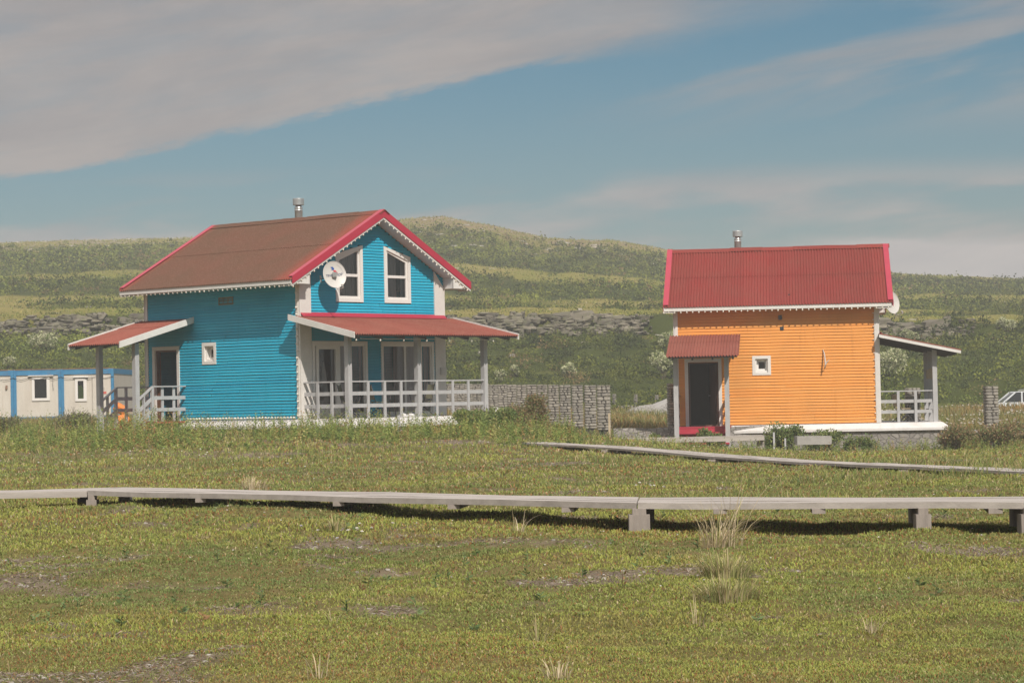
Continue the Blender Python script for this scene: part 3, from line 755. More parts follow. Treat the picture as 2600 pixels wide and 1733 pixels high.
    ld.box(xl+.21, xr-.37, -1.27, -1.24, -.40, -.065); ld.build('porch_steps', red_floor, H)
    for x in ppx:
        rl = rail_run(H, (x+.0, -.02), (x+.0, -1.27), posts=[.42, .86], z0=-.0)
        m = MB(); m.box(x-.04, x+.04, -1.34, -1.26, -1.0, 1.0); m.build('newel', grey_paint, rl)
        m = MB(); D = .36/.56
        for zc, hh_, ww in ((1.02, .038, .10), (.685, .105, .028), (.34, .105, .028)):
            m.bar((x, -1.27, zc), (x, -1.90, zc-.44), ww, hh_)
        m.build('stair_rail', grey_paint, rl)
        m = MB(); m.box(x-.045, x+.045, -1.64, -1.60, -1.0, .77); m.build('baluster', grey_paint, rl)
    return H

BX, BY, BYAW = -6.033, 69.099, 41.3
OX, OY, OYAW, OZ = 12.047, 80.081, 6.71, -0.563
blue = build_house('blue_house', 'bright blue board-clad house with brown-red corrugated roof and white corners', (BX, BY, 0), BYAW, blue_paint, .085, roof_brown, .725, -3.42, -.5, 'b')
orange = build_house('orange_house', 'orange board-clad house with red corrugated roof and a red door awning', (OX, OY, OZ), OYAW, orange_paint, .10, roof_red, .50, -4.6, -1.4, 'o')
def hloc(h, x, y, z):
    x0, y0, yaw, zz = (BX, BY, BYAW, 0) if h == 'b' else (OX, OY, OYAW, OZ)
    t = math.radians(yaw); return (x0+x*math.cos(t)+y*math.sin(t), y0-x*math.sin(t)+y*math.cos(t), zz+z)
# small fixtures of each house
v = MB(); v.ring(lambda u, o, z: (u, -o, z), [(-3.37, 3.36), (-2.74, 3.36), (-2.74, 3.59), (-3.37, 3.59)], [(-3.34, 3.39), (-2.77, 3.39), (-2.77, 3.56), (-3.34, 3.56)], 0, .04)
for x in (-3.17, -2.96): v.box(x-.012, x+.012, -.04, 0, 3.39, 3.56)
vm = v.build('vent_grille', canvas, blue); v = MB()
for k in range(18):
    x = -3.33+k*.032; v.box(x, x+.012, -.03, -.015, 3.39, 3.56)
v.build('grille_slats', canvas, vm)
v = MB(); v.box(.056, .11, 5.76, 6.0, 1.21, 1.43); v.box(.11, .118, 5.78, 5.98, 1.23, 1.41); v.build('meter_box', dishmat, blue)
v = MB(); v.box(-3.24, -3.12, -.10, -.018, 3.46, 3.60); v.box(-3.22, -3.14, -.115, -.10, 3.475, 3.585); v.build('outdoor_lamp', darkmetal, orange)
v = MB(); v.box(-3.19, -3.07, -.04, -.018, 3.11, 3.23); v.box(-3.175, -3.085, -.05, -.04, 3.125, 3.215); v.build('vent_cover', darkmetal, orange)

# antler on the orange wall
v = MB()
v.tube([(-1.80, -.04, 2.44), (-1.76, -.12, 2.30), (-1.74, -.20, 2.14), (-1.73, -.27, 1.98), (-1.745, -.28, 1.86), (-1.78, -.20, 1.78)], [.015, .022, .024, .030, .022, .012], 8)
v.tube([(-1.73, -.27, 1.95), (-1.68, -.31, 2.02), (-1.60, -.35, 2.10)], [.030, .022, .006], 8)
ant = v.build('antler', bone, None); ant.location = (OX, OY, OZ); ant.rotation_euler = (0, 0, -math.radians(OYAW))
tag(ant, 'thin pale curved antler hanging on the orange wall', 'antler')

# satellite dishes
def dish(h, x, y, z, azd, label, logo):
    D = empty('satellite_dish', hloc(h, x, y, z)); tag(D, label, 'satellite dish', 'satellite dishes on the gables')
    a = math.radians(azd); el = math.radians(10)
    n = Vector((math.sin(a)*math.cos(el), -math.cos(a)*math.cos(el), math.sin(el)))
    r = Vector((math.cos(a), math.sin(a), 0)); u = r.cross(-n); u = u if u.z > 0 else -u
    roll = math.radians(6); r, u = r*math.cos(roll)+u*math.sin(roll), u*math.cos(roll)-r*math.sin(roll)
    A, B = .36, .385
    def S(p, q, off=0.0):          # dish surface, p,q in metres
        rr = (p/A)**2+(q/B)**2
        return r*p+u*q+n*(-.075*(1-rr)+off)
    m = MB(); nr, na = 8, 40; vs = [S(0, 0)]
    for i in range(1, nr+1):
        for k in range(na):
            t = 2*math.pi*k/na; vs.append(S(A*i/nr*math.cos(t), B*i/nr*math.sin(t)))
    fs = [(0, 1+k, 1+(k+1) % na) for k in range(na)]+[(1+i*na+k, 1+i*na+(k+1) % na, 1+(i+1)*na+(k+1) % na, 1+(i+1)*na+k) for i in range(nr-1) for k in range(na)]
    m.add(vs, fs, True)
    m.add([p-n*.006 for p in vs], fs, True)
    m.tube([S(A*math.cos(2*math.pi*k/na), B*math.sin(2*math.pi*k/na)) for k in range(na+1)], .008, 6)
    refl = m.build('reflector', dishmat, D)
    am = MB(); am.tube([S(0, -.30)-n*.02, S(0, -.42)-n*.0, S(.0, -.46)+n*.08, S(0, -.46)+n*.30], .012, 6); am.build('arm', dishmat, D)
    lb = MB(); q = S(0, -.46)+n*.30
    lb.tube([q, q+n*.03+u*.02, q+n*.02+u*.05], [.020, .022, .028], 10); lb.tube([q+n*.02+u*.05, q-n*.02+u*.08], [.034, .034], 10); lb.build('receiver', dishmat, D)
    wl = Vector(hloc(h, .02, y, z))-Vector(hloc(h, x, y, z))
    br = MB(); br.tube([-n*.08, -n*.12+u*-.02, wl*.6+Vector((0, 0, -.10)), wl+Vector((0, 0, -.10))], .022, 8); br.box(-.06, .06, -.05, .05, -.07, .07)
    b_ = wl+Vector((0, 0, -.10)); 
    br.bar(b_+Vector((0, 0, -.1)), b_+Vector((0, 0, .1)), .05, .05); br.v = [tuple(Vector(p)) for p in br.v]; br.build('bracket', steel, D)
    cb = MB(); cb.tube([q-n*.05, q-n*.1-u*.07, q-n*.24-u*.08, S(0, -.40)-n*.03], .005, 5); cb.build('cable', dishmat, D)
    if logo:
        def patch(pts, mat, name):
            k = MB(); k.add([S(p, q_, .012) for p, q_ in pts], [tuple(range(len(pts)))]); return k.build(name, mat, refl)
        s_ = 1.0
        patch([(-.075, .235), (-.0, .235), (.035, .195), (.045, .17), (.02, .145), (-.055, .145), (-.03, .175), (-.035, .195)], logo_blue, 'emblem')
        patch([(-.0, .135), (.075, .135), (.135, .045), (.06, .045)], logo_red, 'emblem')
        cu = bpy.data.curves.new('lettering', 'FONT'); cu.body = 'ТРИКОЛОР'; cu.size = .098; cu.align_x = 'CENTER'; cu.align_y = 'CENTER'; cu.offset = .0012
        to = bpy.data.objects.new('lettering', cu); COL.objects.link(to)
        dg = bpy.context.evaluated_depsgraph_get(); me = bpy.data.meshes.new_from_object(to.evaluated_get(dg)); bpy.data.objects.remove(to)
        for v_ in me.vertices: v_.co = S(v_.co.x*.98, v_.co.y*1.0-.012, .013)
        me.materials.clear(); me.materials.append(ink); lo = bpy.data.objects.new('lettering', me); COL.objects.link(lo); lo.parent = refl
        cu = bpy.data.curves.new('small_lettering', 'FONT')
        # faint curved line of dots along the rim
        k = MB()
        for i in range(12):
            t = math.radians(62-i*5.2); c = S(.29*math.cos(t), .31*math.sin(t), .012)
            k.add([c+r*.006, c+u*.009, c-r*.006, c-u*.009], [(0, 1, 2, 3)])
        k.build('rim_marking', ink, refl)
        k = MB()
        for p, q_ in ((-.10, -.17), (.02, -.17)):
            c = S(p, q_, .008); k.add([c+r*.008, c+u*.008, c-r*.008, c-u*.008], [(0, 1, 2, 3)])
        k.build('bolt', steel, refl)
    return D
dish('b', .60, .85, 4.09, 30, 'round pale satellite dish with red and blue emblem on the blue gable', True)
dish('o', .52, .85, 3.98, 40, 'pale satellite dish seen edge-on past the orange gable', False)

# string lights -----------------------------------------------------
bulb = MB(); bulb.lathe([(.0, -.075), (.016, -.070), (.026, -.052), (.026, -.038), (.015, -.018), (.012, 0)], 8); bulb_me = bulb.mesh('bulb', bulbmat)
def string(h, label, pts, spacing, dirv, sag=.012, name='string_lights', scale=1.0):
    """pts: polyline in house local coords; bulbs point along dirv (local)"""
    S_ = empty(name, hloc(h, 0, 0, 0), -math.radians(BYAW if h == 'b' else OYAW)); tag(S_, label, 'string lights', 'white bulb strings on the houses')
    P = [Vector(p) for p in pts]; cum = [0]
    for a, b in zip(P, P[1:]): cum.append(cum[-1]+(b-a).length)
    def at(s):
        for i in range(len(P)-1):
            if s <= cum[i+1]+1e-6: return P[i].lerp(P[i+1], (s-cum[i])/max(cum[i+1]-cum[i], 1e-6))
        return P[-1]
    n = min(int(cum[-1]/spacing), 98); line = []
    q = Vector((0, 0, -1)).rotation_difference(Vector(dirv).normalized())
    for i in range(n+1):
        p = at(min(i*spacing+.04, cum[-1])); line.append(p); 
        if i < n: line.append(at((i+.5)*spacing+.04)+Vector((0, 0, -sag)))
        o = bpy.data.objects.new('bulb', bulb_me); COL.objects.link(o); o.parent = S_; o.location = p
        rq = Vector((random.uniform(-.12, .12), random.uniform(-.12, .12), -1)).rotation_difference(Vector((0, 0, -1)))
        o.rotation_mode = 'QUATERNION'; o.rotation_quaternion = q @ rq; s = scale*random.uniform(.92, 1.08); o.scale = (s, s, s)
    c = MB(); c.tube(line, .006, 4); c.build('cable', bulbmat, S_)
x0e, x1e = -L-OB, OR
slb = (HR-HT)/(W/2+.725); slo = (HR-HT)/(W/2+.5)
string('b', 'white bulbs hanging in a row under the long eave of the blue house', [(x1e-.1, -.72, HF+.0), (x0e+.05, -.72, HF+.0)], .198, (0, 0, -1), name='string_lights')
string('b', 'white bulbs along the left slope of the blue gable verge', [(x1e-.03, -.70, HT-.24+.02), (x1e-.03, W/2-.04, HR-.245)], .19, (0, 0, -1))
string('b', 'white bulbs along the right slope of the blue gable verge', [(x1e-.03, W/2+.06, HR-.255), (x1e-.03, W+.70, HT-.22)], .19, (0, 0, -1))
string('b', 'white bulbs running up the near corner of the blue house', [(-.02, -.05, .05), (-.02, -.05, HF-.05)], .205, (-.15, -1, 0.05))
string('o', 'white bulbs hanging in a row under the long eave of the orange house', [(x1e-.1, -.50, HF+.0), (x0e+.0, -.50, HF+.0)], .2, (0, 0, -1))
string('o', 'white bulbs running up the right corner of the orange house', [(-.11, -.05, .05), (-.11, -.05, HF-.1)], .22, (-1, -.5, 0.05), scale=.7)
string('b', 'white bulbs laid along the foot of the blue wall above the plinth', [(-.1, -.09, .03), (-4.75, -.09, .03)], .13, (0, -1, 0.2), scale=1.25)
string('b', 'white bulbs under the front edge of the blue veranda roof', [(2.52, -.30, 2.20), (2.52, 6.2, 2.20)], .95, (0, 0, -1))

# veranda furniture --------------------------------------------------
def chair(h, x, y, rz, label, mat=canvas):
    t = math.radians(BYAW if h == 'b' else OYAW)
    C_ = empty('folding_chair', hloc(h, x, y, 0), -t+rz); tag(C_, label, 'chair', 'chairs on the verandas')
    m = MB(); m.box(-.24, .24, -.22, .22, .42, .445); m.build('seat', mat, C_)
    m = MB(); m.add([(-.25, .22, .50), (.25, .22, .50), (.25, .32, .92), (-.25, .32, .92), (-.25, .24, .50), (.25, .24, .50), (.25, .34, .92), (-.25, .34, .92)], [(0, 1, 2, 3), (7, 6, 5, 4), (0, 4, 5, 1), (3, 2, 6, 7), (0, 3, 7, 4), (1, 5, 6, 2)]); m.build('backrest', mat, C_)
    for s in (-1, 1):
        m = MB(); m.tube([(s*.27, -.26, 0), (s*.27, .22, .46), (s*.27, .34, .95)], .013); m.build('leg', darkmetal, C_)
        m = MB(); m.tube([(s*.27, .30, 0), (s*.27, -.20, .44), (s*.27, -.24, .64)], .013); m.build('leg', darkmetal, C_)
        m = MB(); m.box(s*.27-.03, s*.27+.03, -.26, .24, .64, .66); m.build('armrest', palewood, C_)
    return C_
chair('b', 1.0, 1.0, 2.2, 'khaki folding chair nearest the blue veranda door')
chair('b', 1.25, 1.95, 2.6, 'khaki folding chair left of the red-topped veranda table')
chair('b', 1.0, 3.9, -1.2, 'khaki folding chair with pale armrests right of the red-topped table')
def table(h, x, y, label, tm, r=.45):
    t = math.radians(BYAW if h == 'b' else OYAW); T_ = empty('round_table', hloc(h, x, y, 0), -t); tag(T_, label, 'table')
    m = MB(); m.lathe([(0, .735), (r, .735), (r+.01, .72), (r, .705), (0, .705)], 28); m.build('table_top', tm, T_)
    for k in range(4):
        a = k*math.pi/2+.5; m = MB(); m.tube([(.30*math.cos(a), .30*math.sin(a), .70), (.2*math.cos(a), .2*math.sin(a), .45), (.36*math.cos(a), .36*math.sin(a), 0)], .014); m.build('leg', darkmetal, T_)
table('b', .85, 2.85, 'dark-legged table with a reddish round top on the blue veranda', brownwood)
table('o', .95, 2.6, 'round table with dark legs on the orange veranda', palewood)
chair('o', .85, 1.5, 1.9, 'folding chair on the orange veranda nearest the wall', palewood)
chair('o', 1.15, 3.7, -1.4, 'folding chair behind the round table on the orange veranda', palewood)
# odds and ends on the blue veranda floor
def shoe(x, y, rz, label, mat):
    S_ = MB(); S_.tube([(-.13, 0, .035), (-.05, 0, .05), (.05, 0, .045), (.14, 0, .03)], [.035, .048, .045, .03], 8); S_.box(-.15, .15, -.045, .045, 0, .02)
    S_.tube([(-.02, -.04, .05), (.02, 0, .105), (.06, .04, .05)], .012, 6)
    o = S_.build('sandal', mat, None); o.location = hloc('b', x, y, 0); o.rotation_euler = (0, 0, rz); tag(o, label, 'sandal', 'sandals on the veranda floor')
shoe(V-.25, 5.05, .4, 'dark sandal on the blue veranda edge, the left one of a pair', black_rubber)
shoe(V-.25, 5.38, .5, 'dark sandal on the blue veranda edge, the right one of a pair', black_rubber)
shoe(V-.3, 2.45, .2, 'white clog on the veranda edge beside the grey stake', gasket)
shoe(V-.3, 2.75, -.3, 'white slipper on the veranda edge right of the clog', gasket)
# birdhouse-like box on the far orange post
m = MB(); m.box(-.16, .16, -.12, .12, 0, .26); m.prism([(-.20, .26), (.20, .26), (0, .36)], lambda p, q, t: (p, t, q), -.15, .15)
o = m.build('nesting_box', palewood, None); o.location = hloc('o', V-.12, 2.35, 1.42); o.rotation_euler = (0, 0, -math.radians(OYAW)); tag(o, 'pale wooden box fixed to a far post of the orange veranda', 'wooden box')

# ------------------------------------------------------------------ boardwalks
def walk(label, F0, F1, B0, B1, z, th=.052, planks=4, blocks=(), joists=(), sag=0.0, name='boardwalk'):
    """F = front edge ends (x,y), B = back edge ends; planks run lengthwise"""
    Wk = empty(name, ((F0[0]+F1[0])/2, (F0[1]+F1[1])/2, z-.3)); tag(Wk, label, 'boardwalk', 'grey wooden boardwalks')
    o0 = Wk.location.copy()
    F0, F1, B0, B1 = [Vector((*p, 0)) for p in (F0, F1, B0, B1)]
    n = 14; d = MB()
    for k in range(planks):
        a, b = k/planks+.011, (k+1)/planks-.011
        dz = random.uniform(-.003, .003)
        for i in range(n):
            t0, t1 = i/n, (i+1)/n; P = []
            for zz in (-th if k == 0 else -th*.7, 0):
                for (t, q) in ((t0, a), (t1, a), (t1, b), (t0, b)):
                    p = F0.lerp(F1, t).lerp(B0.lerp(B1, t), q)
                    w = (vnoise(t*9+k*3.3, k*7.1)-.5)*.012-sag*math.sin(math.pi*t)
                    P.append((p.x-o0.x, p.y-o0.y, z+zz+float(w)+dz-o0.z))
            d.hexa(P)
    d.build('planks', greywood, Wk)
    for (t, w, h, q) in blocks:      # block under the edge at q (0 front, 1 back)
        p = F0.lerp(F1, t).lerp(B0.lerp(B1, t), q); g = T1(p.x, p.y)-.06
        m = MB(); top = z-th-.045; x, y = p.x-o0.x, p.y-o0.y
        m.box(x-w/2, x+w/2, y-.02, y+.16, max(g, z-th-h)-o0.z if q == 0 else g-o0.z, top-o0.z); m.build('support_block', blockwood, Wk)
        m = MB(); m.box(x-w*.33, x+w*.33, y-.01, y+.14, top-o0.z, z-th*.95-o0.z); m.build('packing_block', blockwood, Wk)
    for t in joists:
        a = F0.lerp(F1, t); b = B0.lerp(B1, t); m = MB()
        m.bar((a.x-o0.x, a.y-o0.y+.01, z-th-.022-o0.z), (b.x-o0.x, b.y-o0.y, z-th-.022-o0.z), .11, .04); m.build('joist', blockwood, Wk)
    return Wk
walk('long grey boardwalk crossing the foreground from the left corner to the block joint', (-4.63, 26.35), (1.02, 20.49), (-4.42, 27.45), (1.10, 21.68), -.50, blocks=((.010, .11, .30, 0), (.012, .13, .4, .9)), joists=(.25, .52, .72, .90))
walk('grey boardwalk running out of the foreground at the right on wooden blocks', (1.03, 20.48), (6.6, 18.2), (1.11, 21.67), (6.8, 19.0), -.50, blocks=((.002, .175, .27, 0), (.009, .15, .4, .9), (.403, .12, .34, 0), (.402, .11, .4, .9), (.545, .15, .34, 0), (.541, .13, .4, .85)), joists=(.12, .26, .50, .7))
walk('short boardwalk piece leaving the foreground at the left edge', (-9.5, 26.2), (-4.64, 26.36), (-9.6, 27.2), (-4.45, 27.43), -.505, th=.065, blocks=((.93, .16, .34, .9),), joists=(.3, .7))
def far_walk():
    P = [Vector((.17, 54.6, -.555)), Vector((1.93, 50.6, -.62)), Vector((3.55, 43.2, -.675)), Vector((4.64, 39.2, -.70)), Vector((5.72, 35.5, -.69)), Vector((6.62, 31.9, -.68)), Vector((7.9, 27.2, -.68))]
    Wk = empty('boardwalk', P[3]); tag(Wk, 'narrow far boardwalk slanting down to the right past the orange house', 'boardwalk', 'grey wooden boardwalks')
    for q in range(3):
        d = MB()
        for a, b in zip(P, P[1:]):
            t = (b-a).normalized(); sd = Vector((-t.y, t.x, 0)).normalized()*-1
            if sd.x < 0: sd = -sd
            for i in range(5):
                u, w = a.lerp(b, i/5), a.lerp(b, (i+1)/5)
                o1, o2 = q*.2+.005, q*.2+.19; dz = Vector((0, 0, random.uniform(-.004, .004))); th = Vector((0, 0, -.04))
                A = [u+sd*o1, w+sd*o1, w+sd*o2, u+sd*o2]; d.hexa([p+th+dz-P[3] for p in A]+[p+dz-P[3] for p in A])
        d.build('planks', greywood, Wk)
    for a in P[1:6]:
        m = MB(); m.box(-.12, .5, -.06, .06, -.16, -.052); o = m.build('joist', blockwood, Wk); o.location = a-P[3]
far_walk()
walk('grey sleeper walkway in front of the orange house door', (3.2, 73.4), (7.55, 73.4), (3.2, 74.4), (7.55, 74.4), -.80, th=.15, planks=2, sag=.015, blocks=((.55, .2, .4, .2), (.98, .2, .5, .2)))
m = MB(); m.box(-.52, .52, -.35, .35, -.25, 0); o = m.build('concrete_slab', concrete, None, (9.05, 73.7, -.86)); o.rotation_euler = (0, .01, .02); tag(o, 'short pale concrete slab right of the sleeper walkway', 'slab')

# stakes
def stake(px, py, h, w, label, mat=blockwood, nm='stake', lean=0):
    z = T1(px, py); m = MB(); m.box(-w/2, w/2, -w/2, w/2, -.2, h); m.box(-w*.75, w*.75, -w*.75, w*.75, h-.03, h) if w > .1 else None
    o = m.build(nm, mat, None, (px, py, z)); o.rotation_euler = (0, lean, 0); tag(o, label, 'stake'); return o
stake(-3.0, 63.6, .46, .07, 'thin grey metal stake in the weeds before the blue veranda', grey_paint)
stake(7.85, 73.5, .62, .055, 'grey metal stake in the bush before the orange wall, the taller one', grey_paint)
stake(8.2, 73.6, .45, .05, 'grey metal stake in the bush before the orange wall, the shorter one', grey_paint)
stake(3.0, 76.3, .78, .06, 'pale wooden stake beside the nearest stone fence pillar', palewood)

# ------------------------------------------------------------------ stone pillars
def pillar(x, y, w, h, rz, label, group, z=None, body=True, courses=None, name='stone_pillar'):
    z = T1(x, y)-.05 if z is None else z
    P = empty(name, (x, y, z), rz); tag(P, label, 'pillar', group)
    c = MB(); c.box(-w*.42, w*.42, -w*.42, w*.42, -.7, h-.03); c.build('mortar_core', mortar, P)
    s = MB(); n = courses or int(h/.105); zz = 0
    while zz < h-.02:
        ch = min(random.uniform(.075, .135)*(w/.42), h-zz)
        for side in range(4):
            u = -w/2
            while u < w/2-.03:
                l = random.uniform(.12, .30)*(w/.42)
                if w/2-(u+l) < .09: l = w/2-u
                cx, cy = u+l/2, -w*.40
                a = side*math.pi/2; X = cx*math.cos(a)-cy*math.sin(a); Y = cx*math.sin(a)+cy*math.cos(a)
                sx, sy = (l-.022, w*.26) if side % 2 == 0 else (w*.26, l-.022)
                s.stone((X, Y, zz+ch/2), sx, sy, ch-.014, .3); u += l
        zz += ch
    s.build('stones', slate, P); return P
for k in range(18):
    x = 2.86-.364*k; y = 77.0+1.95*k
    nm = ['nearest', 'second', 'third', 'fourth', 'fifth', 'sixth', 'seventh', 'eighth', 'ninth', 'tenth', 'eleventh', 'twelfth', 'thirteenth', 'fourteenth', 'fifteenth', 'sixteenth', 'seventeenth', 'farthest'][k]
    zb = -.60+.036*k
    pillar(x, y, .362-.002*k if k else .41, 1.43-.012*k, random.uniform(-.03, .03), f'{nm} dry-stone pillar in the receding row beside the blue house', 'stone fence pillars in the row', z=zb)
pillar(15.8, 80.5, .41, 1.42, .1, 'lone stone pillar standing free at the right edge', 'single stone pillars', z=-.84)
pillar(14.45, 88.0, .46, 1.45, .1, 'stone pillar seen through the orange veranda', 'single stone pillars', z=-.86)
pillar(5.45, 83.0, .36, 1.5, .1, 'stone pillar half hidden behind the orange porch post', 'single stone pillars', z=-.62)
for k, x in enumerate((5.2, 6.3, 7.38, 20.5, 21.6, 22.9, 24.0)):
    nm = ['leftmost', 'second', 'third', 'fourth', 'fifth', 'sixth', 'rightmost'][k]
    pillar(x, 125.0+.02*x, .19, .66, 0, f'{nm} of the small pale posts on the far low wall', 'small stone posts on the far low wall', z=T1(x, 125)+.14, name='stone_post')
m = MB()
for i in range(80):
    x0 = -1+i*.5; z0 = T1(x0, 125.3); m.box(x0, x0+.5, -.15, .15, z0-.3, z0+.20+random.uniform(-.02, .02))
o = m.build('low_wall', stone_wall, None, (0, 125.3, 0)); tag(o, 'far low pale wall carrying small stone posts behind the dry field', 'wall')
m = MB()
for i in range(26):
    x0 = 12.2+i*.5; m.box(x0, x0+.5, -.2, .2, -1.8, -.93+random.uniform(-.012, .012))
o = m.build('low_wall', stone_wall, None, (0, 84.2, 0)); tag(o, 'low stone retaining wall at the right behind the lone pillar', 'wall')
m = MB()
for i in range(16):
    x0 = 3.3+i*.5; m.box(x0, x0+.5, -.2, .2, -1.5, -.60+random.uniform(-.012, .012))
o = m.build('low_wall', stone_wall, None, (0, 80.6, 0)); tag(o, 'low stone wall between the pillar row and the orange house', 'wall')
# gravel heap
m = MB()
for i in range(2600):
    a = random.random()*2*math.pi; r = math.sqrt(random.random()); X = r*math.cos(a)*2.6; Y = r*math.sin(a)*1.6
    hh = .95*max(0, 1-r)**.9*(1+.25*math.sin(X*2)); s = random.uniform(.05, .13)
    m.stone((X, Y, hh-.02), s, s, s*.8, .4)
core = MB(); core.lathe([(2.55, -.2), (1.6, .3), (.7, .62), (0, .9)], 20)
g = core.build('gravel_heap', concrete, None, (7.9, 119.5, T1(7.9, 119.5)-.02)); g.scale = (1, .62, 1); tag(g, 'grey gravel heap beyond the dry field left of the orange house', 'gravel heap')
q = m.build('loose_gravel', gravel, g); q.scale = (1, 1/.62, 1); tag(q, kind='stuff')

# ------------------------------------------------------------------ white car
def car():
    C_ = empty('parked_car', (27.15, 130.0, T1(27.15, 130)-.02), 0); tag(C_, 'white estate car parked beyond the field, mostly hidden by the grass', 'car')
    w = .86
    prof = [(-2.2, .45), (-2.25, .75), (-2.1, .98), (-1.15, 1.10), (2.2, 1.12), (2.25, .8), (2.2, .45)]
    m = MB(); m.prism(prof, lambda p, q, t: (p, t, q), -w, w); m.build('body', car_white, C_)
    cab = [(-1.15, 1.09), (-.45, 1.62), (1.6, 1.68), (2.12, 1.11)]
    m = MB(); m.prism([(-.52, 1.60), (-.40, 1.66), (1.55, 1.72), (1.72, 1.64)], lambda p, q, t: (p, t, q), -w+.09, w-.09); m.build('roof', car_white, C_)
    m = MB()
    for (a, b) in ((-1.15, -.45), (-.18, -.10), (.72, .82), (1.62, 2.14)):
        for s in (-1, 1):
            if a == -1.15: m.bar((-1.12, s*(w-.05), 1.1), (-.48, s*(w-.09), 1.62), .06, .07)
            elif a == 1.62: m.bar((2.10, s*(w-.05), 1.1), (1.68, s*(w-.09), 1.64), .07, .14)
            else: m.box((a), (b), s*(w-.05)-.03, s*(w-.05)+.03, 1.1, 1.64)
    m.build('pillar', car_white, C_)
    g = MB()
    g.prism(cab, lambda p, q, t: (p, t, q), -w+.07, w-.07)
    g.build('window', paint('car_glass', (.03, .035, .04), None, .08, 3), C_)
    for x in (-1.4, 1.4):
        for s in (-1, 1):
            t = MB(); t.lathe([(0, -.11), (.33, -.11), (.34, 0), (.33, .11), (0, .11)], 20, (x, s*.80, .34), Matrix.Rotation(math.pi/2, 3, 'X')); wh = t.build('wheel', black_rubber, C_)
            t = MB(); t.lathe([(0, -.12), (.2, -.12), (.2, .12), (0, .12)], 16, (x, s*.80, .34), Matrix.Rotation(math.pi/2, 3, 'X')); t.build('rim', steel, wh)
    m = MB(); m.tube([(-.3, -.72, 1.70), (-.2, -.72, 1.75), (1.4, -.72, 1.79), (1.5, -.72, 1.73)], .018); m.build('roof_rail', grey_paint, C_)
    m = MB(); m.box(-2.26, -2.15, -.75, -.5, .72, .86); m.build('headlight', glass, C_)
    return C_
car()

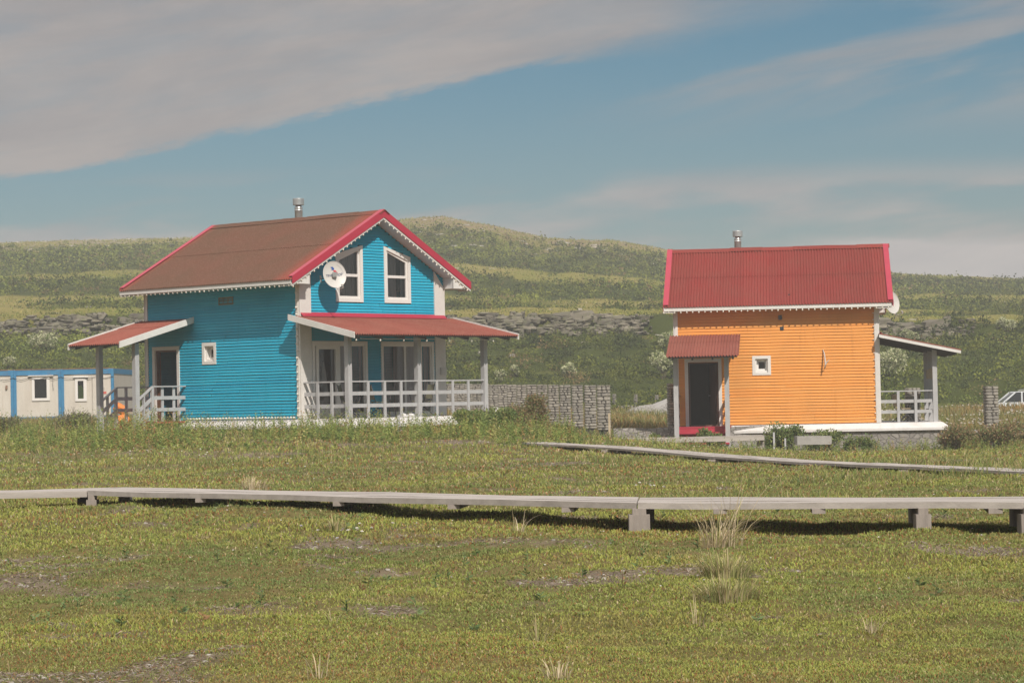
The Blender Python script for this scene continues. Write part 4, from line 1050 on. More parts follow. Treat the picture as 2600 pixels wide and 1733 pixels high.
# ------------------------------------------------------------------ site cabins
def cabin(x0, w, label, kind):
    zb = -.02-.02*0; y = 112.0; h = 2.28; Dp = 5.8
    C_ = empty('site_cabin', (x0, y, zb)); tag(C_, label, 'cabin', 'blue and white site cabins')
    Fc = lambda u, o, z: (u, -o, z)
    # corner posts, rails
    fr = MB(); pw = .125
    for yy in (0, Dp-pw):
        fr.box(0, pw, yy, yy+pw, .12, h-.24); fr.box(w-pw, w, yy, yy+pw, .12, h-.24)
    fr.box(0, w, -.0, pw, h-.24, h); fr.box(0, w, Dp-pw, Dp, h-.24, h); fr.box(0, pw, pw, Dp-pw, h-.24, h); fr.box(w-pw, w, pw, Dp-pw, h-.24, h)
    fr.box(0, w, .0, pw, -.06, .12); fr.box(0, pw, pw, Dp-pw, -.06, .12); fr.box(w-pw, w, pw, Dp-pw, -.06, .12)
    fr.build('frame', cont_blue, C_)
    rf = MB(); rf.box(.02, w-.02, .02, Dp-.02, h-.03, h+.03); rf.box(.1, w*.9, -.02, .04, h+.0, h+.035); rf.build('roof', rust, C_)
    wl = MB(); y0 = .05
    op = {'mid': (.96, 1.52, .98, 1.86), 'right': (.76, 1.03, .92, 1.74), 'left': None}[kind]
    if op:
        a, b, c, d = op
        wl.box(pw, a, y0, y0+.06, .12, h-.24); wl.box(b, w-pw, y0, y0+.06, .12, h-.24); wl.box(a, b, y0, y0+.06, .12, c); wl.box(a, b, y0, y0+.06, d, h-.24)
    else: wl.box(pw, w-pw, y0, y0+.06, .12, h-.24)
    wl.box(pw*.2, pw*.2+.05, pw, Dp-pw, .12, h-.24); wl.box(w-pw*.2-.05, w-pw*.2, pw, Dp-pw, .12, h-.24); wl.box(pw, w-pw, Dp-.12, Dp-.06, .12, h-.24)
    # vertical panel ribs
    k = pw+.3
    while k < w-pw-.05:
        if not (op and op[0]-.15 < k < op[1]+.15): wl.box(k, k+.012, y0-.010, y0, .13, h-.34)
        k += .29
    wl.build('wall', cont_white, C_)
    if op:
        a, b, c, d = op
        wn = MB(); wn.ring(lambda u, o, z: (u, y0-o, z), [(a-.12, c-.12), (b+.14, c-.12), (b+.14, d+.12), (a-.12, d+.12)], [(a, c), (b, c), (b, d), (a, d)], -.02, .05)
        wn.box(a-.28, b+.32, y0-.12, y0, d+.13, d+.17) if kind == 'mid' else wn.box(a-.18, b+.22, y0-.12, y0, d+.15, d+.20)
        wo = wn.build('window', pvc, C_)
        g = MB(); g.add([(a-.01, y0+.03, c-.01), (b+.01, y0+.03, c-.01), (b+.01, y0+.03, d+.01), (a-.01, y0+.03, d+.01)], [(0, 1, 2, 3)]); g.build('pane', glass, wo)
        bk = MB(); bk.box(a-.2, b+.2, y0+.5, y0+.52, c-.2, d+.2); bk.build('blind', paint('cabin_blind', (.09, .12, .16), (.07, .09, .12), .8, 4) if kind == 'mid' else darkin, wo)
        if kind == 'right':
            cl = MB(); cl.prism([(.60, .9), (1.02, .9), (1.06, 1.15), (.98, 1.40), (.90, 1.55), (.84, 1.50), (.76, 1.56), (.62, 1.2)], lambda p, q, t: (p, t, q), y0+.06, y0+.10); cl.build('green_cloth', green_cloth, wo)
    if kind == 'right':
        dr = MB(); dr.box(1.45, w-pw-.03, y0-.035, y0, .14, h-.40); dr.box(1.415, 1.435, y0-.045, y0, .13, h-.33)
        dd = dr.build('door', cont_white, C_)
        sg = MB(); sg.box(1.66, 2.10, y0-.05, y0-.037, 1.10, 1.42); sgo = sg.build('sign', cont_white, dd)
        rd = MB(); rd.box(1.82, 2.08, y0-.056, y0-.051, 1.12, 1.23); rd.build('red_field', paint('sign_red', (.62, .12, .10), None, .6, 3), sgo)
        dp = MB(); O1 = [(1.685, 1.13), (1.785, 1.13), (1.80, 1.18), (1.735, 1.38), (1.67, 1.18)]; I1 = [(1.705, 1.15), (1.765, 1.15), (1.775, 1.19), (1.735, 1.31), (1.695, 1.19)]
        dp.ring(lambda u, o, z: (u, y0-.05-o, z), O1, I1, .001, .006)
        fr_ = [(1.665, 1.105), (1.665, 1.415)]
        dp.ring(lambda u, o, z: (u, y0-.05-o, z), [(1.66, 1.10), (1.81, 1.10), (1.81, 1.42), (1.66, 1.42)], [(1.668, 1.108), (1.802, 1.108), (1.802, 1.412), (1.668, 1.412)], .001, .005)
        dp.build('flame_symbol', inkb, sgo)
        cu = bpy.data.curves.new('lettering', 'FONT'); cu.body = 'ТЕ'; cu.size = .17; cu.extrude = .002
        to = bpy.data.objects.new('lettering', cu); COL.objects.link(to); dg = bpy.context.evaluated_depsgraph_get()
        me = bpy.data.meshes.new_from_object(to.evaluated_get(dg)); bpy.data.objects.remove(to); me.materials.clear(); me.materials.append(inkb)
        for v_ in me.vertices: v_.co = Vector((1.83+v_.co.x*.8, y0-.053, 1.28+v_.co.y))
        lo = bpy.data.objects.new('lettering', me); COL.objects.link(lo); lo.parent = sgo
    if kind == 'left':
        dr = MB(); dr.box(.4, 1.9, y0-.03, y0, .14, h-.36); dd = dr.build('door', cont_white, C_)
        lt = MB(); lt.box(2.06, 2.14, y0-.08, y0-.0, 1.42, 1.60); lt.build('lamp', rust, C_)
    wr = MB(); yy = -.03
    pts = [(w*i/12, yy, h-.34-.09*math.sin(math.pi*(i % 4)/4)-.03*random.random()) for i in range(13)]
    wr.tube(pts, .010, 5)
    if kind == 'mid': wr.tube([(w-.35, yy, h-.38), (w-.37, yy, h-.7), (w-.34, yy, h-.95)], .008, 5)
    wr.build('wire', inkb, C_)
    return C_
cabin(-25.42, 2.42, 'blue-framed white site cabin cut off by the left edge', 'left')
cabin(-22.99, 2.18, 'blue-framed white site cabin with one dark square window', 'mid')
cabin(-20.80, 2.42, 'blue-framed white site cabin with lime cloth in its narrow window', 'right')
# orange bags and plank behind the porch rail
for k, (x, y, s, lb) in enumerate(((-14.85, 92, .30, 'orange sack lying upper-left behind the porch railing'), (-14.7, 91.5, .34, 'orange sack lying below the other behind the porch railing'))):
    m = MB(); m.stone((0, 0, 0), s*1.7, s*1.3, s*1.1, .5); o = m.build('orange_sack', orange_cloth, None, (x, y, T1(x, y)+(.62 if k == 0 else .2))); o.rotation_euler = (.2, .5-.9*k, .3); tag(o, lb, 'sack', 'orange sacks')
m = MB(); m.bar((-14.3, 90, .25), (-12.0, 89, .05), .2, .04); m.bar((-14.3, 90, .0), (-14.3, 90, -.4), .08, .08); o = m.build('timber_plank', palewood, None); tag(o, 'pale plank lying slanted behind the blue porch railing', 'plank')
# white flask-like thing by the pillars
m = MB(); m.lathe([(.0, 0), (.10, 0), (.115, .08), (.13, .30), (.13, .42), (.10, .43), (.12, .50), (.07, .58), (.02, .60), (.02, .66), (0, .67)], 18)
o = m.build('white_urn', gasket, None, (-.46, 72.2, T1(-.46, 72.2)+.02)); tag(o, 'white waisted urn standing between blue veranda and stone pillars', 'urn')

# ------------------------------------------------------------------ plants
def rand_rot(n, r):
    v = r.normal(size=(n, 3)); return v/np.linalg.norm(v, axis=1, keepdims=True)
def leaves_arr(C, A, ln, wd, col, r):
    """rhombic leaves: centre C, axis A"""
    n = len(C); B = np.cross(A, rand_rot(n, r)); B /= np.linalg.norm(B, axis=1, keepdims=True)+1e-9
    ln = np.broadcast_to(ln, n)[:, None]; wd = np.broadcast_to(wd, n)[:, None]
    V = np.stack([C-A*ln/2, C+B*wd/2, C+A*ln/2, C-B*wd/2], 1).reshape(-1, 3)
    return V, np.arange(n*4).reshape(n, 4), np.repeat(col, 4, 0)
def blades_arr(P, h, w, lean, col, r, tipcol=None):
    n = len(P); a = r.random(n)*2*np.pi; S = np.stack([np.cos(a), np.sin(a), np.zeros(n)], 1)*(np.broadcast_to(w, n)[:, None])/2
    b = r.random(n)*2*np.pi; hh = np.broadcast_to(h, n)[:, None]; ln = np.broadcast_to(lean, n)[:, None]
    Ld = np.stack([np.cos(b), np.sin(b), np.zeros(n)], 1)
    mid = P+np.array([0, 0, 1])*hh*.55+Ld*hh*ln*.3; tip = P+np.array([0, 0, 1])*hh*(1-.25*ln)+Ld*hh*ln
    V = np.stack([P-S, P+S, mid+S*.8, mid-S*.8, tip+S*.12, tip-S*.12], 1).reshape(-1, 3)
    i = np.arange(n)[:, None]*6; F = np.concatenate([i+np.array([[0, 1, 2, 3]]), i+np.array([[3, 2, 4, 5]])], 0)
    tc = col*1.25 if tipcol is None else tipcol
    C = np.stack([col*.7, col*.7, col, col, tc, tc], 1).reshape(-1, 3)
    return V, F, C
def cat(parts):
    V, F, C = [], [], []; k = 0
    for v, f, c in parts: V.append(v); F.append(f+k); C.append(c); k += len(v)
    return np.concatenate(V), np.concatenate(F), np.concatenate(C)
def pick(pal, wts, n, r, jit=.15):
    pal = np.array(pal); k = r.choice(len(pal), n, p=np.array(wts)/sum(wts)); return pal[k]*(1+(r.random((n, 1))-.5)*2*jit)

def low_cover():
    r = np.random.default_rng(21)
    n = 1050000
    d = 1/r.uniform(1/70, 1/9.2, n); t = r.uniform(-.34, .34, n); X = t*d; Y = d
    bm = bare_mask(X, Y); keep = r.random(n) > bm*.90
    pt = fbm(X*.75, Y*.75, 4, 91, .55); keep &= r.random(n) < (.62+.7*sstep(pt, .3, .6))
    X, Y, d, pt = X[keep], Y[keep], d[keep], pt[keep]; n = len(X)
    Z = terrain(X, Y)
    g1 = fbm(X*.55, Y*.55, 4, 101); g2 = fbm(X*2.2, Y*2.2, 3, 105); g3 = fbm(X*.22, Y*.3, 3, 109)
    gy = np.array([.335, .350, .080]); dg = np.array([.190, .235, .075]); ol = np.array([.31, .235, .085]); ru = np.array([.33, .16, .065]); st = np.array([.48, .38, .22])
    g4 = fbm(X*1.6, Y*.8, 3, 113)
    a = sstep(g1*.6+g4*.4, .30, .66)[:, None]; col = dg*(1-a)+gy*a; col = col*(1-.25*sstep(g4, .5, .75)[:, None]*(1-a))
    b = sstep(g2, .52, .72)[:, None]*.5; col = col*(1-b)+ol*b
    p = r.random(n)[:, None]; warm = sstep(g3, .45, .68)[:, None]
    col = np.where(p < .05+.16*warm, ru, col); col = np.where((p > .955-.03*(Y[:, None] > 28)), st, col)
    col = np.where((p > .40) & (p < .52), dg*.8, col)
    col = col*(1+(r.random((n, 1))-.5)*.38)
    h = .0125*(d/12)**.9*(1+.9*(g1-.4)+.8*(1-a[:, 0])*sstep(g4, .5, .8))*r.uniform(.5, 1.5, n); w = .0062*(d/12)**.95*r.uniform(.7, 1.4, n)
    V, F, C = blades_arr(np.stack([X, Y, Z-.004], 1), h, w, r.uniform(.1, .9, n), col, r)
    o = np_mesh('heath_plants', V, F, C, leaf); tag(o, kind='stuff')
low_cover()

def tall_grass():
    r = np.random.default_rng(22); parts = []
    # grass between boardwalk and houses, clumped
    n = 118000; d = 1/r.uniform(1/78, 1/24, n); t = r.uniform(-.33, .33, n); X = t*d; Y = d
    g = fbm(X*.35, Y*.35, 4, 121, .6); keep = r.random(n) < sstep(g, .46, .64)*.8+.06+.25*sstep(Y, 48, 60)*(1-.8*sstep(X, 4, 7))
    keep &= r.random(n) > bare_mask(X, Y)*.8
    X, Y, d, g = X[keep], Y[keep], d[keep], g[keep]; n = len(X)
    col = pick([[.20, .24, .065], [.28, .27, .08], [.48, .37, .21], [.13, .18, .055], [.30, .17, .08]], [4, 3.2, 1.7, 3.2, .8], n, r, .25)
    h = (.05+.10*sstep(g, .5, .75)+.09*sstep(Y, 48, 62)*(1-.7*sstep(X, 3, 6)))*r.uniform(.4, 1.5, n)
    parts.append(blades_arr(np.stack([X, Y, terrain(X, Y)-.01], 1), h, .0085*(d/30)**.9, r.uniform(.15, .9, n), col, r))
    # dry field
    n = 42000; d = r.uniform(82, 123, n); t = r.uniform(-.25, .25, n); X = t*d; Y = d
    g = fbm(X*.2, Y*.35, 3, 71); c1 = pick([[.30, .17, .05], [.34, .24, .10], [.18, .17, .06]], [3, 2, 2], n, r, .2); c2 = pick([[.20, .20, .06], [.15, .18, .05], [.36, .28, .14]], [3, 2, 1.5], n, r, .2)
    s = sstep(g, .38, .6)[:, None]; col = c1*(1-s)+c2*s
    parts.append(blades_arr(np.stack([X, Y, terrain(X, Y)], 1), r.uniform(.12, .38, n), .03, r.uniform(.1, .7, n), col, r))
    n = 9000; d = 1/r.uniform(1/30, 1/9.5, n); X = r.uniform(-.25, .25, n)*d; Y = d
    g = fbm(X*.8, Y*.6, 4, 161, .6); k = r.random(n) < sstep(g, .55, .72); X, Y, d = X[k], Y[k], d[k]; n = len(X)
    col = pick([[.30, .31, .10], [.44, .36, .20], [.20, .25, .08], [.34, .20, .10]], [3, 2, 3, .7], n, r, .2)
    parts.append(blades_arr(np.stack([X, Y, terrain(X, Y)-.003], 1), r.uniform(.02, .085, n), .0032*(d/12), r.uniform(.1, 1.0, n), col, r))
    V, F, C = cat(parts); o = np_mesh('meadow_grass', V, F, C, leaf); tag(o, kind='stuff')
tall_grass()

def weedy(X, Y, H, r, leafn=16, ls=.075, pal=None, w=None, stem=True):
    """upright leafy stems; returns quad arrays"""
    n = len(X); Z = terrain(X, Y); parts = []
    lean = (r.random((n, 2))-.5)*.35
    T = np.linspace(.12, 1, leafn)
    base = np.stack([X, Y, Z], 1)
    pal = pal or [[.19, .25, .06], [.29, .31, .08], [.13, .185, .05], [.33, .20, .07], [.40, .34, .13]]; w = w or [5, 4, 2.5, 1.1, 1.2]
    pc = pick(pal, w, n, r, .2)
    for k, t in enumerate(T):
        c = base+np.stack([lean[:, 0]*H*t, lean[:, 1]*H*t, H*t], 1)
        a = r.random(n)*2*np.pi; up_ = .35+.6*t*r.random(n)
        A = np.stack([np.cos(a), np.sin(a), up_], 1); A /= np.linalg.norm(A, axis=1, keepdims=True)
        l = ls*r.uniform(.6, 1.3, n)*(1.15-.5*t)
        parts.append(leaves_arr(c+A*l[:, None]*.5, A, l, l*.34, pc*(1+(r.random((n, 1))-.5)*.35), r))
    if stem: parts.append(blades_arr(base, H, .008, np.abs(lean[:, 0])*.5, pc*.8, r))
    return cat(parts)
def weeds():
    r = np.random.default_rng(23); parts = []
    # belt before the blue house
    n = 6200; X = r.uniform(-15, 1.6, n); Y = r.uniform(53, 65.5, n)
    g = fbm(X*.55, Y*.55, 4, 131, .6)
    dens = sstep(Y, 52, 60)*(.08+1.0*sstep(g, .38, .62)); H = (.12+.36*sstep(Y, 54, 61)+.20*sstep(-X, 7.5, 10))*r.uniform(.4, 1.35, n)*(.35+1.15*g)
    # keep clear of the house floor
    t = math.radians(BYAW); lx = (X-BX)*math.cos(t)-(Y-BY)*math.sin(t); ly = (X-BX)*math.sin(t)+(Y-BY)*math.cos(t)
    ok = (r.random(n) < dens) & ~((lx > -7.2) & (lx < 2.4) & (ly > -.35))
    ok &= ~((lx > -6.9) & (lx < -4.6) & (ly > -1.9))
    parts.append(weedy(X[ok], Y[ok], H[ok], r, 15, .085))
    # further scattered, in front of the orange house and right
    n = 2600; X = r.uniform(1.0, 19, n); Y = r.uniform(52, 83, n); g = fbm(X*.45, Y*.45, 3, 137)
    t = math.radians(OYAW); lx = (X-OX)*math.cos(t)-(Y-OY)*math.sin(t); ly = (X-OX)*math.sin(t)+(Y-OY)*math.cos(t)
    ok = (r.random(n) < (sstep(g, .45, .65)*.85+.04)*(1-.75*(Y > 60)*(X > 3)*(X < 13))) & ~((lx > -7.2) & (lx < 2.5) & (ly > -.4)) & ~((lx > -6.9) & (lx < -4.6) & (ly > -2.2)) & ~((np.abs(Y-73.9) < .7) & (X > 3) & (X < 10))
    parts.append(weedy(X[ok], Y[ok], (.10+.30*g[ok])*r.uniform(.5, 1.2, ok.sum()), r, 12, .075))
    # along the stone base of the orange house
    n = 420; X = np.concatenate([r.uniform(7.0, 14.5, 300), r.uniform(12.5, 18.5, 120)]); Y = 76.4-.35*(X-9)*.1+r.uniform(-1.6, .6, n); g = fbm(X*.9, Y*.9, 3, 139)
    parts.append(weedy(X, Y, (.12+.55*g)*r.uniform(.4, 1.25, n), r, 14, .08))
    # sparse rosettes and stems nearer the camera
    n = 150; d = 1/r.uniform(1/50, 1/13, n); X = r.uniform(-.24, .24, n)*d; Y = d
    parts.append(weedy(X, Y, r.uniform(.03, .11, n)*(d/20)**.4, r, 9, .045, [[.13, .19, .07], [.17, .23, .09], [.24, .25, .08], [.30, .17, .08]], [4, 3, 2, 1]))
    V, F, C = cat(parts); o = np_mesh('wild_weeds', V, F, C, leaf); tag(o, kind='stuff')
weeds()

def flowers():
    r = np.random.default_rng(24); XS, YS, HS, SZ = [], [], [], []
    for (cx, cy, n, sx, sy) in ((1.9, 55, 26, 2.2, 1.0), (-10.5, 47, 26, .9, .5), (-8.2, 46, 14, .5, .4), (-7.9, 52.5, 22, .9, .6), (-6.5, 50, 10, .8, .6), (-1.3, 20.3, 12, .22, .12), (-12.4, 41, 16, .6, .3), (2.8, 46, 10, 2, 2), (-3.5, 40, 8, 1.2, .8), (1.4, 29, 6, .4, .2)):
        XS.append(r.normal(cx, sx, n)); YS.append(r.normal(cy, sy, n)); HS.append(r.uniform(.02, .12, n)); SZ.append(np.full(n, .028*(cy/30)**.4))
    n = 900; X = r.uniform(12.5, 24, n); Y = r.uniform(85, 116, n); k = fbm(X*.3, Y*.4, 3, 141) > .5; XS.append(X[k]); YS.append(Y[k]); HS.append(np.full(k.sum(), .25)); SZ.append(np.full(k.sum(), .075))
    n = 260; d = 1/r.uniform(1/70, 1/14, n); XS.append(r.uniform(-.24, .24, n)*d); YS.append(d); HS.append(r.uniform(.02, .08, n)); SZ.append(.012*(d/15)**.6)
    X, Y, H, S = map(np.concatenate, (XS, YS, HS, SZ)); n = len(X); C = np.stack([X, Y, terrain(X, Y)+H], 1)
    col = pick([[.66, .62, .55], [.58, .50, .42], [.50, .46, .50]], [5, 2, .6], n, r, .1)
    parts = []
    for a in (0, 1, 2):
        A = np.stack([np.cos(a*1.05+X*9), np.sin(a*1.05+X*9), np.full(n, .15)], 1); parts.append(leaves_arr(C, A, S*1.4, S*.8, col, r))
    V, F, Cc = cat(parts); o = np_mesh('wildflowers', V, F, Cc, leaf); tag(o, kind='stuff')
flowers()

def litter():
    """dead stems and small stones on the bare patches"""
    r = np.random.default_rng(25); n = 400000; d = 1/r.uniform(1/66, 1/9.2, n); X = r.uniform(-.33, .33, n)*d; Y = d; k = r.random(n) < sstep(bare_mask(X, Y), .3, .9)*.8
    X, Y, d = X[k], Y[k], d[k]; n = len(X); a = r.random(n)*2*np.pi; A = np.stack([np.cos(a), np.sin(a), r.uniform(-.1, .6, n)], 1)
    C = np.stack([X, Y, terrain(X, Y)+.006+.01*r.random(n)], 1)
    col = pick([[.34, .28, .23], [.26, .20, .16], [.42, .35, .28], [.13, .09, .07], [.24, .14, .08], [.20, .21, .06]], [4, 4, 1.2, 2.4, 1.4, 1.5], n, r, .2)
    l = .030*(d/12)**.8*r.uniform(.4, 1.5, n); V, F, Cc = leaves_arr(C, A, l, l*.09+.0012, col, r)
    o = np_mesh('dead_litter', V, F, Cc, leaf); tag(o, kind='stuff')
    m = MB(); rr = random.Random(4); c = 0
    while c < 300:
        d_ = 1/rr.uniform(1/60, 1/9.5); x = rr.uniform(-.24, .24)*d_
        if bare_mask(np.array([x]), np.array([d_]))[0] < .7: continue
        s = rr.uniform(.006, .020)*(d_/12)**.5; m.stone((x, d_, T1(x, d_)+s*.1), s*1.5, s, s*.7, .6); c += 1
    o = m.build('pebbles', palerock, None); tag(o, kind='stuff')
litter()

def tuft(x, y, n, h, spread, label, col, seed, wind=(0, 0)):
    r = np.random.default_rng(seed); a = r.random(n)*2*np.pi; rad = r.random(n)**.7*spread*.35
    segs = 5; z = T1(x, y); base = np.stack([rad*np.cos(a), rad*np.sin(a), np.zeros(n)], 1)
    H = h*r.uniform(.35, 1.0, n)**1.0; ln = r.uniform(.15, 1.1, n); Ld = np.stack([np.cos(a)+wind[0], np.sin(a)+wind[1], np.zeros(n)], 1)
    b = a+np.pi/2; S = np.stack([np.cos(b), np.sin(b), np.zeros(n)], 1)*.0034*(y/15)
    cc = pick(col, [1]*len(col), n, r, .2); V = []; C = []
    for k in range(segs+1):
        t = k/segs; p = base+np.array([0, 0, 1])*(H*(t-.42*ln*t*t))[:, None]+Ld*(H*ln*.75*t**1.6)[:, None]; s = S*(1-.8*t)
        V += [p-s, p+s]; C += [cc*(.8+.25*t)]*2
    V = np.stack(V, 1).reshape(-1, 3); C = np.stack(C, 1).reshape(-1, 3); i = np.arange(n)[:, None]*(2*segs+2)
    F = np.concatenate([i+np.array([[2*k, 2*k+1, 2*k+3, 2*k+2]]) for k in range(segs)], 0)
    o = np_mesh('grass_tuft', V, F, C, leaf); o.location = (x, y, z); tag(o, label, 'grass tuft', 'dry grass tufts in the foreground'); return o
STRAW = [[.62, .50, .32], [.52, .42, .24], [.34, .32, .13], [.70, .58, .40]]
MIXG = [[.46, .38, .18], [.33, .33, .12], [.52, .42, .25], [.26, .29, .10]]
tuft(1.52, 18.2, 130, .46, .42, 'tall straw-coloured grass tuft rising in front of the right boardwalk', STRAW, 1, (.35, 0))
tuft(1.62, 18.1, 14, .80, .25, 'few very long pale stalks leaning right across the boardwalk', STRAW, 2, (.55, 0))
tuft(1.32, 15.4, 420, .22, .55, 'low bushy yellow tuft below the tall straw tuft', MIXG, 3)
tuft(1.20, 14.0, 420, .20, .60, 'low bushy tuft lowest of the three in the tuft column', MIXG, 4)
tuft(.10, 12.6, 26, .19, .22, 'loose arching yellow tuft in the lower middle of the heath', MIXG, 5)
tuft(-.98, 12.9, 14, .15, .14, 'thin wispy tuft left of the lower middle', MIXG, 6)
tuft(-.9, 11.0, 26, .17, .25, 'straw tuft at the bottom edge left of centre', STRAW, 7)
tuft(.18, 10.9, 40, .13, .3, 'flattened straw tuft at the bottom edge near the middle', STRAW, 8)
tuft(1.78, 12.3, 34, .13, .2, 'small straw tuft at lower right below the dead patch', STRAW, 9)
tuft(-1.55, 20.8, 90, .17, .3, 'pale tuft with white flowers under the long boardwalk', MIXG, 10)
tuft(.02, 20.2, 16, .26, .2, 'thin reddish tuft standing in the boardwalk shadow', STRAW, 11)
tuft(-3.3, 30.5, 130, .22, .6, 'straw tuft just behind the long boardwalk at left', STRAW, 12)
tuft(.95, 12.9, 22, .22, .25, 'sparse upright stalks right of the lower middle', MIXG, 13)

def shrub(x, y, R, H, n, label, pal, seed, ls=.09, name='shrub', lobes=7, group=None, stems=9, wts=None, dens=.8, z=None):
    r = np.random.default_rng(seed); z = T1(x, y) if z is None else z
    S_ = empty(name, (x, y, z)); tag(S_, label, 'shrub', group)
    la = r.random(lobes)*2*np.pi; lr = r.random(lobes)**.6*R*.62; lc = np.stack([lr*np.cos(la), lr*np.sin(la), H*r.uniform(.35, .78, lobes)], 1); lR = R*r.uniform(.28, .50, lobes)
    k = r.integers(0, lobes, n); dirs = rand_rot(n, r); rad = r.random(n)**dens
    P = lc[k]+dirs*(lR[k]*rad)[:, None]*np.array([1, 1, .85*H/R if H < R else 1.0]); P[:, 2] = np.maximum(P[:, 2], .02)
    A = dirs+rand_rot(n, r)*.9+np.array([0, 0, .3]); A /= np.linalg.norm(A, axis=1, keepdims=True)
    col = pick(pal, wts or [1]*len(pal), n, r, .25)
    l = ls*r.uniform(.6, 1.35, n); V, F, C = leaves_arr(P, A, l, l*.48, col, r); np_mesh('foliage', V, F, C, leaf, S_)
    m = MB(); rr = random.Random(seed)
    for i in range(stems):
        c = lc[i % lobes]; tip = Vector((c[0]+rr.uniform(-.2, .2)*R, c[1]+rr.uniform(-.2, .2)*R, c[2]+lR[i % lobes]*.7)); b = Vector((rr.uniform(-.1, .1)*R, rr.uniform(-.1, .1)*R, -.05))
        md = b.lerp(tip, .5)+Vector((rr.uniform(-.08, .08), rr.uniform(-.08, .08), .06)); m.tube([b, md, tip], [.012, .009, .004], 5)
    m.build('stems', bark, S_); return S_
GREEN = [[.16, .22, .07], [.11, .17, .055], [.24, .27, .09], [.18, .19, .06]]
REDG = [[.20, .20, .08], [.25, .18, .09], [.15, .18, .065], [.30, .19, .10]]
GREYG = [[.20, .19, .11], [.14, .14, .07], [.25, .22, .13], [.11, .12, .05]]
shrub(.35, 67.2, .75, 1.15, 4600, 'reddish green willow bush right of the blue veranda', REDG, 31, .07)
shrub(-.8, 64.6, 1.05, .80, 5400, 'leafy green shrub before the right end of the blue veranda', GREEN, 32, .09)
shrub(8.3, 74.9, .95, .92, 5600, 'green leafy bush before the middle of the orange wall', GREEN, 33, .085)
shrub(9.55, 75.3, .75, .68, 3200, 'green bush against the orange wall, right of the larger one', GREEN, 34, .08)
shrub(10.6, 75.2, .55, .55, 2000, 'small green bush before the right end of the white plinth', GREEN, 35, .08)
shrub(6.2, 75.2, .60, .66, 2400, 'small green bush beside the red steps of the orange house', GREEN, 36, .08)
shrub(13.7, 75.2, 1.05, .86, 5200, 'russet green bush at the right end of the orange house base', REDG, 37, .085)
shrub(15.0, 75.5, 1.05, .90, 5000, 'mixed russet bush below the lone stone pillar', REDG, 38, .085)
shrub(16.6, 76.2, 1.0, .82, 4200, 'grey green bush at the right picture edge', GREYG, 39, .085)
shrub(4.3, 75.0, .35, .34, 900, 'tiny dark green bush left of the red steps', GREEN, 40, .07)
shrub(-14.6, 80.5, 1.05, .62, 2200, 'twiggy grey green bush before the cabin with the dark window', GREYG, 41, .075, dens=.75, stems=26)
shrub(-16.9, 80.5, .75, .55, 1500, 'twiggy grey green bush at the left edge before the cabins', GREYG, 42, .075, dens=.75, stems=18)
PALE = [[.50, .50, .30], [.42, .44, .22], [.16, .20, .06], [.10, .14, .045], [.58, .55, .38]]
for k, (x, y, R, H, lb) in enumerate(((-29.9, 154.7, 1.05, 1.5, 'pale flowering shrub on the hillside above the site cabins'), (-.72, 137.5, .42, .8, 'pale flowering shrub low behind the veranda end'), (.12, 141.5, .36, .75, 'slim pale flowering shrub beside another above the stone pillars'),
        (3.23, 141.3, .55, .85, 'pale flowering shrub above the middle of the pillar row'), (9.7, 154, .85, 1.2, 'pale flowering shrub level with the orange porch awning'), (8.72, 140.5, 1.05, 1.5, 'large pale flowering shrub just left of the orange porch'),
        (21.6, 139.8, 1.35, 2.2, 'largest pale flowering shrub, framed by the orange veranda'), (34.0, 166.7, .85, 1.1, 'yellowish pale shrub far right on the hill'), (26.5, 162.2, .75, 1.0, 'pale shrub just above the orange veranda roof'), (-30.4, 147.5, .5, .7, 'small pale shrub at the left edge above the cabins'))):
    shrub(x, y, R, H, int(1500*R+500), lb, PALE, 60+k, .16, 'flowering_shrub', 8, 'pale flowering shrubs on the slope', 6, [3, 3, 1.6, 1.2, 2], .35)

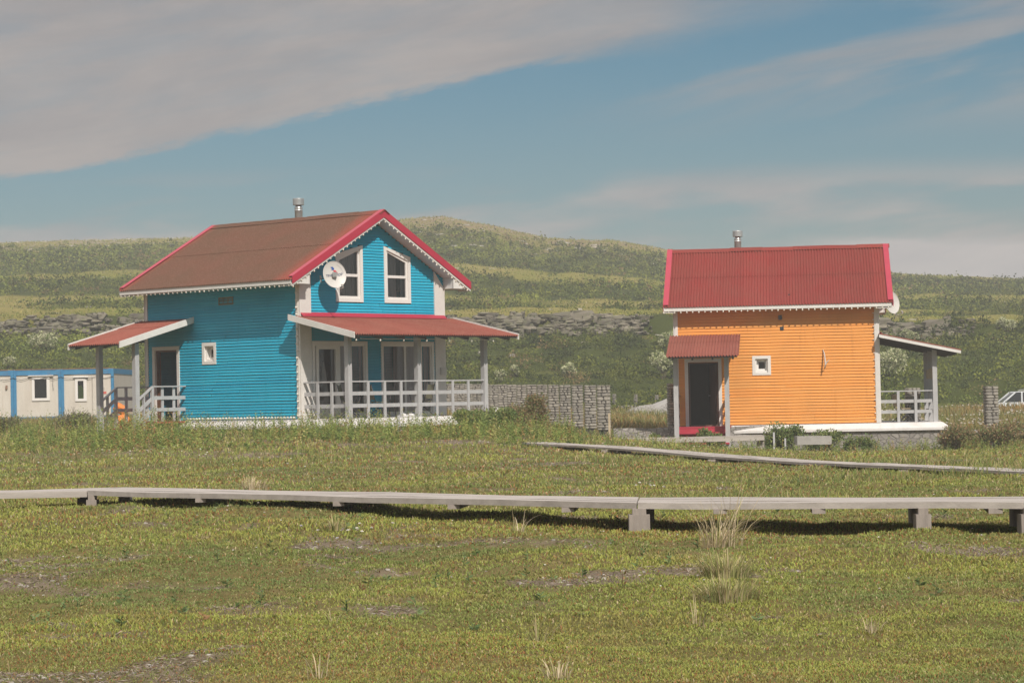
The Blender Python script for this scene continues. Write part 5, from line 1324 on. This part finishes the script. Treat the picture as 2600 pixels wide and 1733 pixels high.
def scrub():
    r = np.random.default_rng(26); n = 19000
    Yb = 120+232*r.random(n)**.92; c = r.uniform(-.265, .265, n); X = c*Yb
    s = scrubness(X, Yb); keep = r.random(n) < np.clip(s*1.25-.08, .006, 1); X, Yb = X[keep], Yb[keep]; n = len(X)
    big = fbm(X*.12, Yb*.12, 3, 151)
    R = (.36+.85*big)*r.uniform(.55, 1.5, n)*(.85+.25*sstep(Yb, 180, 300))*(1-.5*sstep(Yb, 315, 340)); H = R*r.uniform(.65, 1.05, n)
    Z = terrain(X, Yb)
    m = np.where(Yb < 165, 100, np.where(Yb < 240, 66, 44)); idx = np.repeat(np.arange(n), m); N_ = len(idx)
    hue = fbm(X*.07, Yb*.07, 3, 155); hj = r.random(n)
    cA = np.array([.098, .125, .020]); cB = np.array([.165, .180, .030]); cC = np.array([.042, .062, .014])
    bc = np.where((hj > .62)[:, None], cB, cA); bc = np.where((hj < .28)[:, None], cC, bc); bc = bc*(.45+1.1*hue[:, None])
    bc = np.where((hj > .965)[:, None], np.array([.20, .14, .06]), bc)
    D = rand_rot(N_, r); D[:, 2] = np.abs(D[:, 2]); rad = r.random(N_)**.4
    lump = 1+.28*np.sin(D[:, 0]*5+idx)+.2*np.sin(D[:, 1]*7+idx*1.7)
    P = np.stack([X[idx], Yb[idx], Z[idx]-.1], 1)+D*(rad*lump)[:, None]*np.stack([R[idx], R[idx], H[idx]], 1)
    A = D*.4+rand_rot(N_, r); A /= np.linalg.norm(A, axis=1, keepdims=True)
    ls = (.155*(Yb[idx]/150)**.85)*r.uniform(.6, 1.3, N_)*np.clip(R[idx]/.8, .6, 1.2)
    col = bc[idx]*(1+(r.random((N_, 1))-.5)*.35)
    V, F, C = leaves_arr(P, A, ls, ls*.62, col, r); o = np_mesh('hillside_scrub', V, F, C, scrubleaf); tag(o, kind='stuff')
    # bench grass and pale seed heads
    n = 90000; Yb = 119+230*r.random(n); X = r.uniform(-.262, .262, n)*Yb; s = scrubness(X, Yb); k = r.random(n) < 1.05-s*1.1; X, Yb = X[k], Yb[k]; n = len(X)
    col = pick([[.28, .265, .055], [.33, .28, .080], [.22, .24, .050], [.42, .36, .22], [.18, .21, .045]], [4, 3, 4, .35, 3], n, r, .2)
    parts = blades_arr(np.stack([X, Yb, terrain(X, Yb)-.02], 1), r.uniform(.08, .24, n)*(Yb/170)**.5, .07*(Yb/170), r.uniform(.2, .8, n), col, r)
    o = np_mesh('hillside_grass', *parts, leaf); tag(o, kind='stuff')
scrub()

def cliffs():
    Ysc = np.arange(150, 186, .25)
    def line(c, target):
        jit = (fbm(np.full_like(Ysc, c)*22, Ysc*.02, 3, 21)-.5); Yj = Ysc+jit*14*sstep(Ysc, 125, 160); return float(Ysc[np.argmax(Yj >= target)])
    rr = random.Random(9)
    for (c0, c1, n, lb) in ((-.225, -.125, 260, 'a'), (-.035, .058, 330, 'b'), (.125, .19, 150, 'c')):
        m = MB()
        for i in range(n):
            c = rr.uniform(c0, c1); edge = min(1, min(c-c0, c1-c)/.012+.25)
            if lb == 'c' and rr.random() < .35: continue
            tg = rr.uniform(166.3, 168.6); Y = line(c, tg); X = c*Y; z = T1(X, Y)
            big = 1.8 if rr.random() < .12 else 1; w = rr.uniform(.25, .95)*edge*big; h = rr.uniform(.14, .42)*edge*big
            m.stone((X, Y-.25, z+rr.uniform(-.25, .12)), w, rr.uniform(.6, 1.1), h, .9)
        o = m.build('rock_cliff', cliffrock, None); tag(o, kind='structure')
    m = MB()
    for i in range(460):     # loose rock on the tops
        if i < 210: c = rr.uniform(-.24, -.125); Y = rr.choice([rr.uniform(343, 350), rr.uniform(318, 336)])
        elif i < 380: c = rr.uniform(-.06, .065); Y = rr.uniform(285, 350)
        else: c = rr.uniform(-.24, .24); Y = rr.uniform(150, 300)
        X = c*Y; s = rr.uniform(.25, .9)*(.45 if i >= 380 else .6)
        m.stone((X, Y, T1(X, Y)+.02), s*1.7, s, s*.42, .9)
    o = m.build('hillside_rocks', palerock, None); tag(o, kind='stuff')
cliffs()
for k, (x, y, s, lb) in enumerate(((0.0, 150.7, .24, 'pale boulder on the slope above the pillar row'), (-2.0, 151.5, .18, 'small pinkish boulder on the slope right of the veranda roof end'), (5.15, 183.9, .27, 'rounded grey boulder standing on the terrace above the cliff'), (-28.0, 186, .25, 'white boulder on the left upper terrace'))):
    m = MB(); m.stone((0, 0, s*.3), s*1.4, s, s, .8); o = m.build('boulder', palerock, None, (x, y, T1(x, y))); tag(o, lb, 'boulder', 'boulders on the hillside')

# ------------------------------------------------------------------ haze
def haze(density):
    m = MB(); m.box(-720, 720, -720, 720, -17, 36)
    mt = bpy.data.materials.new('haze'); mt.use_nodes = True; nt = mt.node_tree; nt.nodes.clear()
    out = nt.nodes.new('ShaderNodeOutputMaterial'); pv = nt.nodes.new('ShaderNodeVolumePrincipled')
    pv.inputs['Color'].default_value = (.94, .92, .88, 1); pv.inputs['Density'].default_value = density; pv.inputs['Anisotropy'].default_value = 0.0
    nt.links.new(pv.outputs[0], out.inputs['Volume'])
    o = m.build('haze', mt, None); tag(o, kind='stuff')
    import bmesh
    bm = bmesh.new(); bm.from_mesh(o.data); bmesh.ops.recalc_face_normals(bm, faces=bm.faces); bm.to_mesh(o.data); bm.free()
HAZE = 0.0010
if HAZE: haze(HAZE)
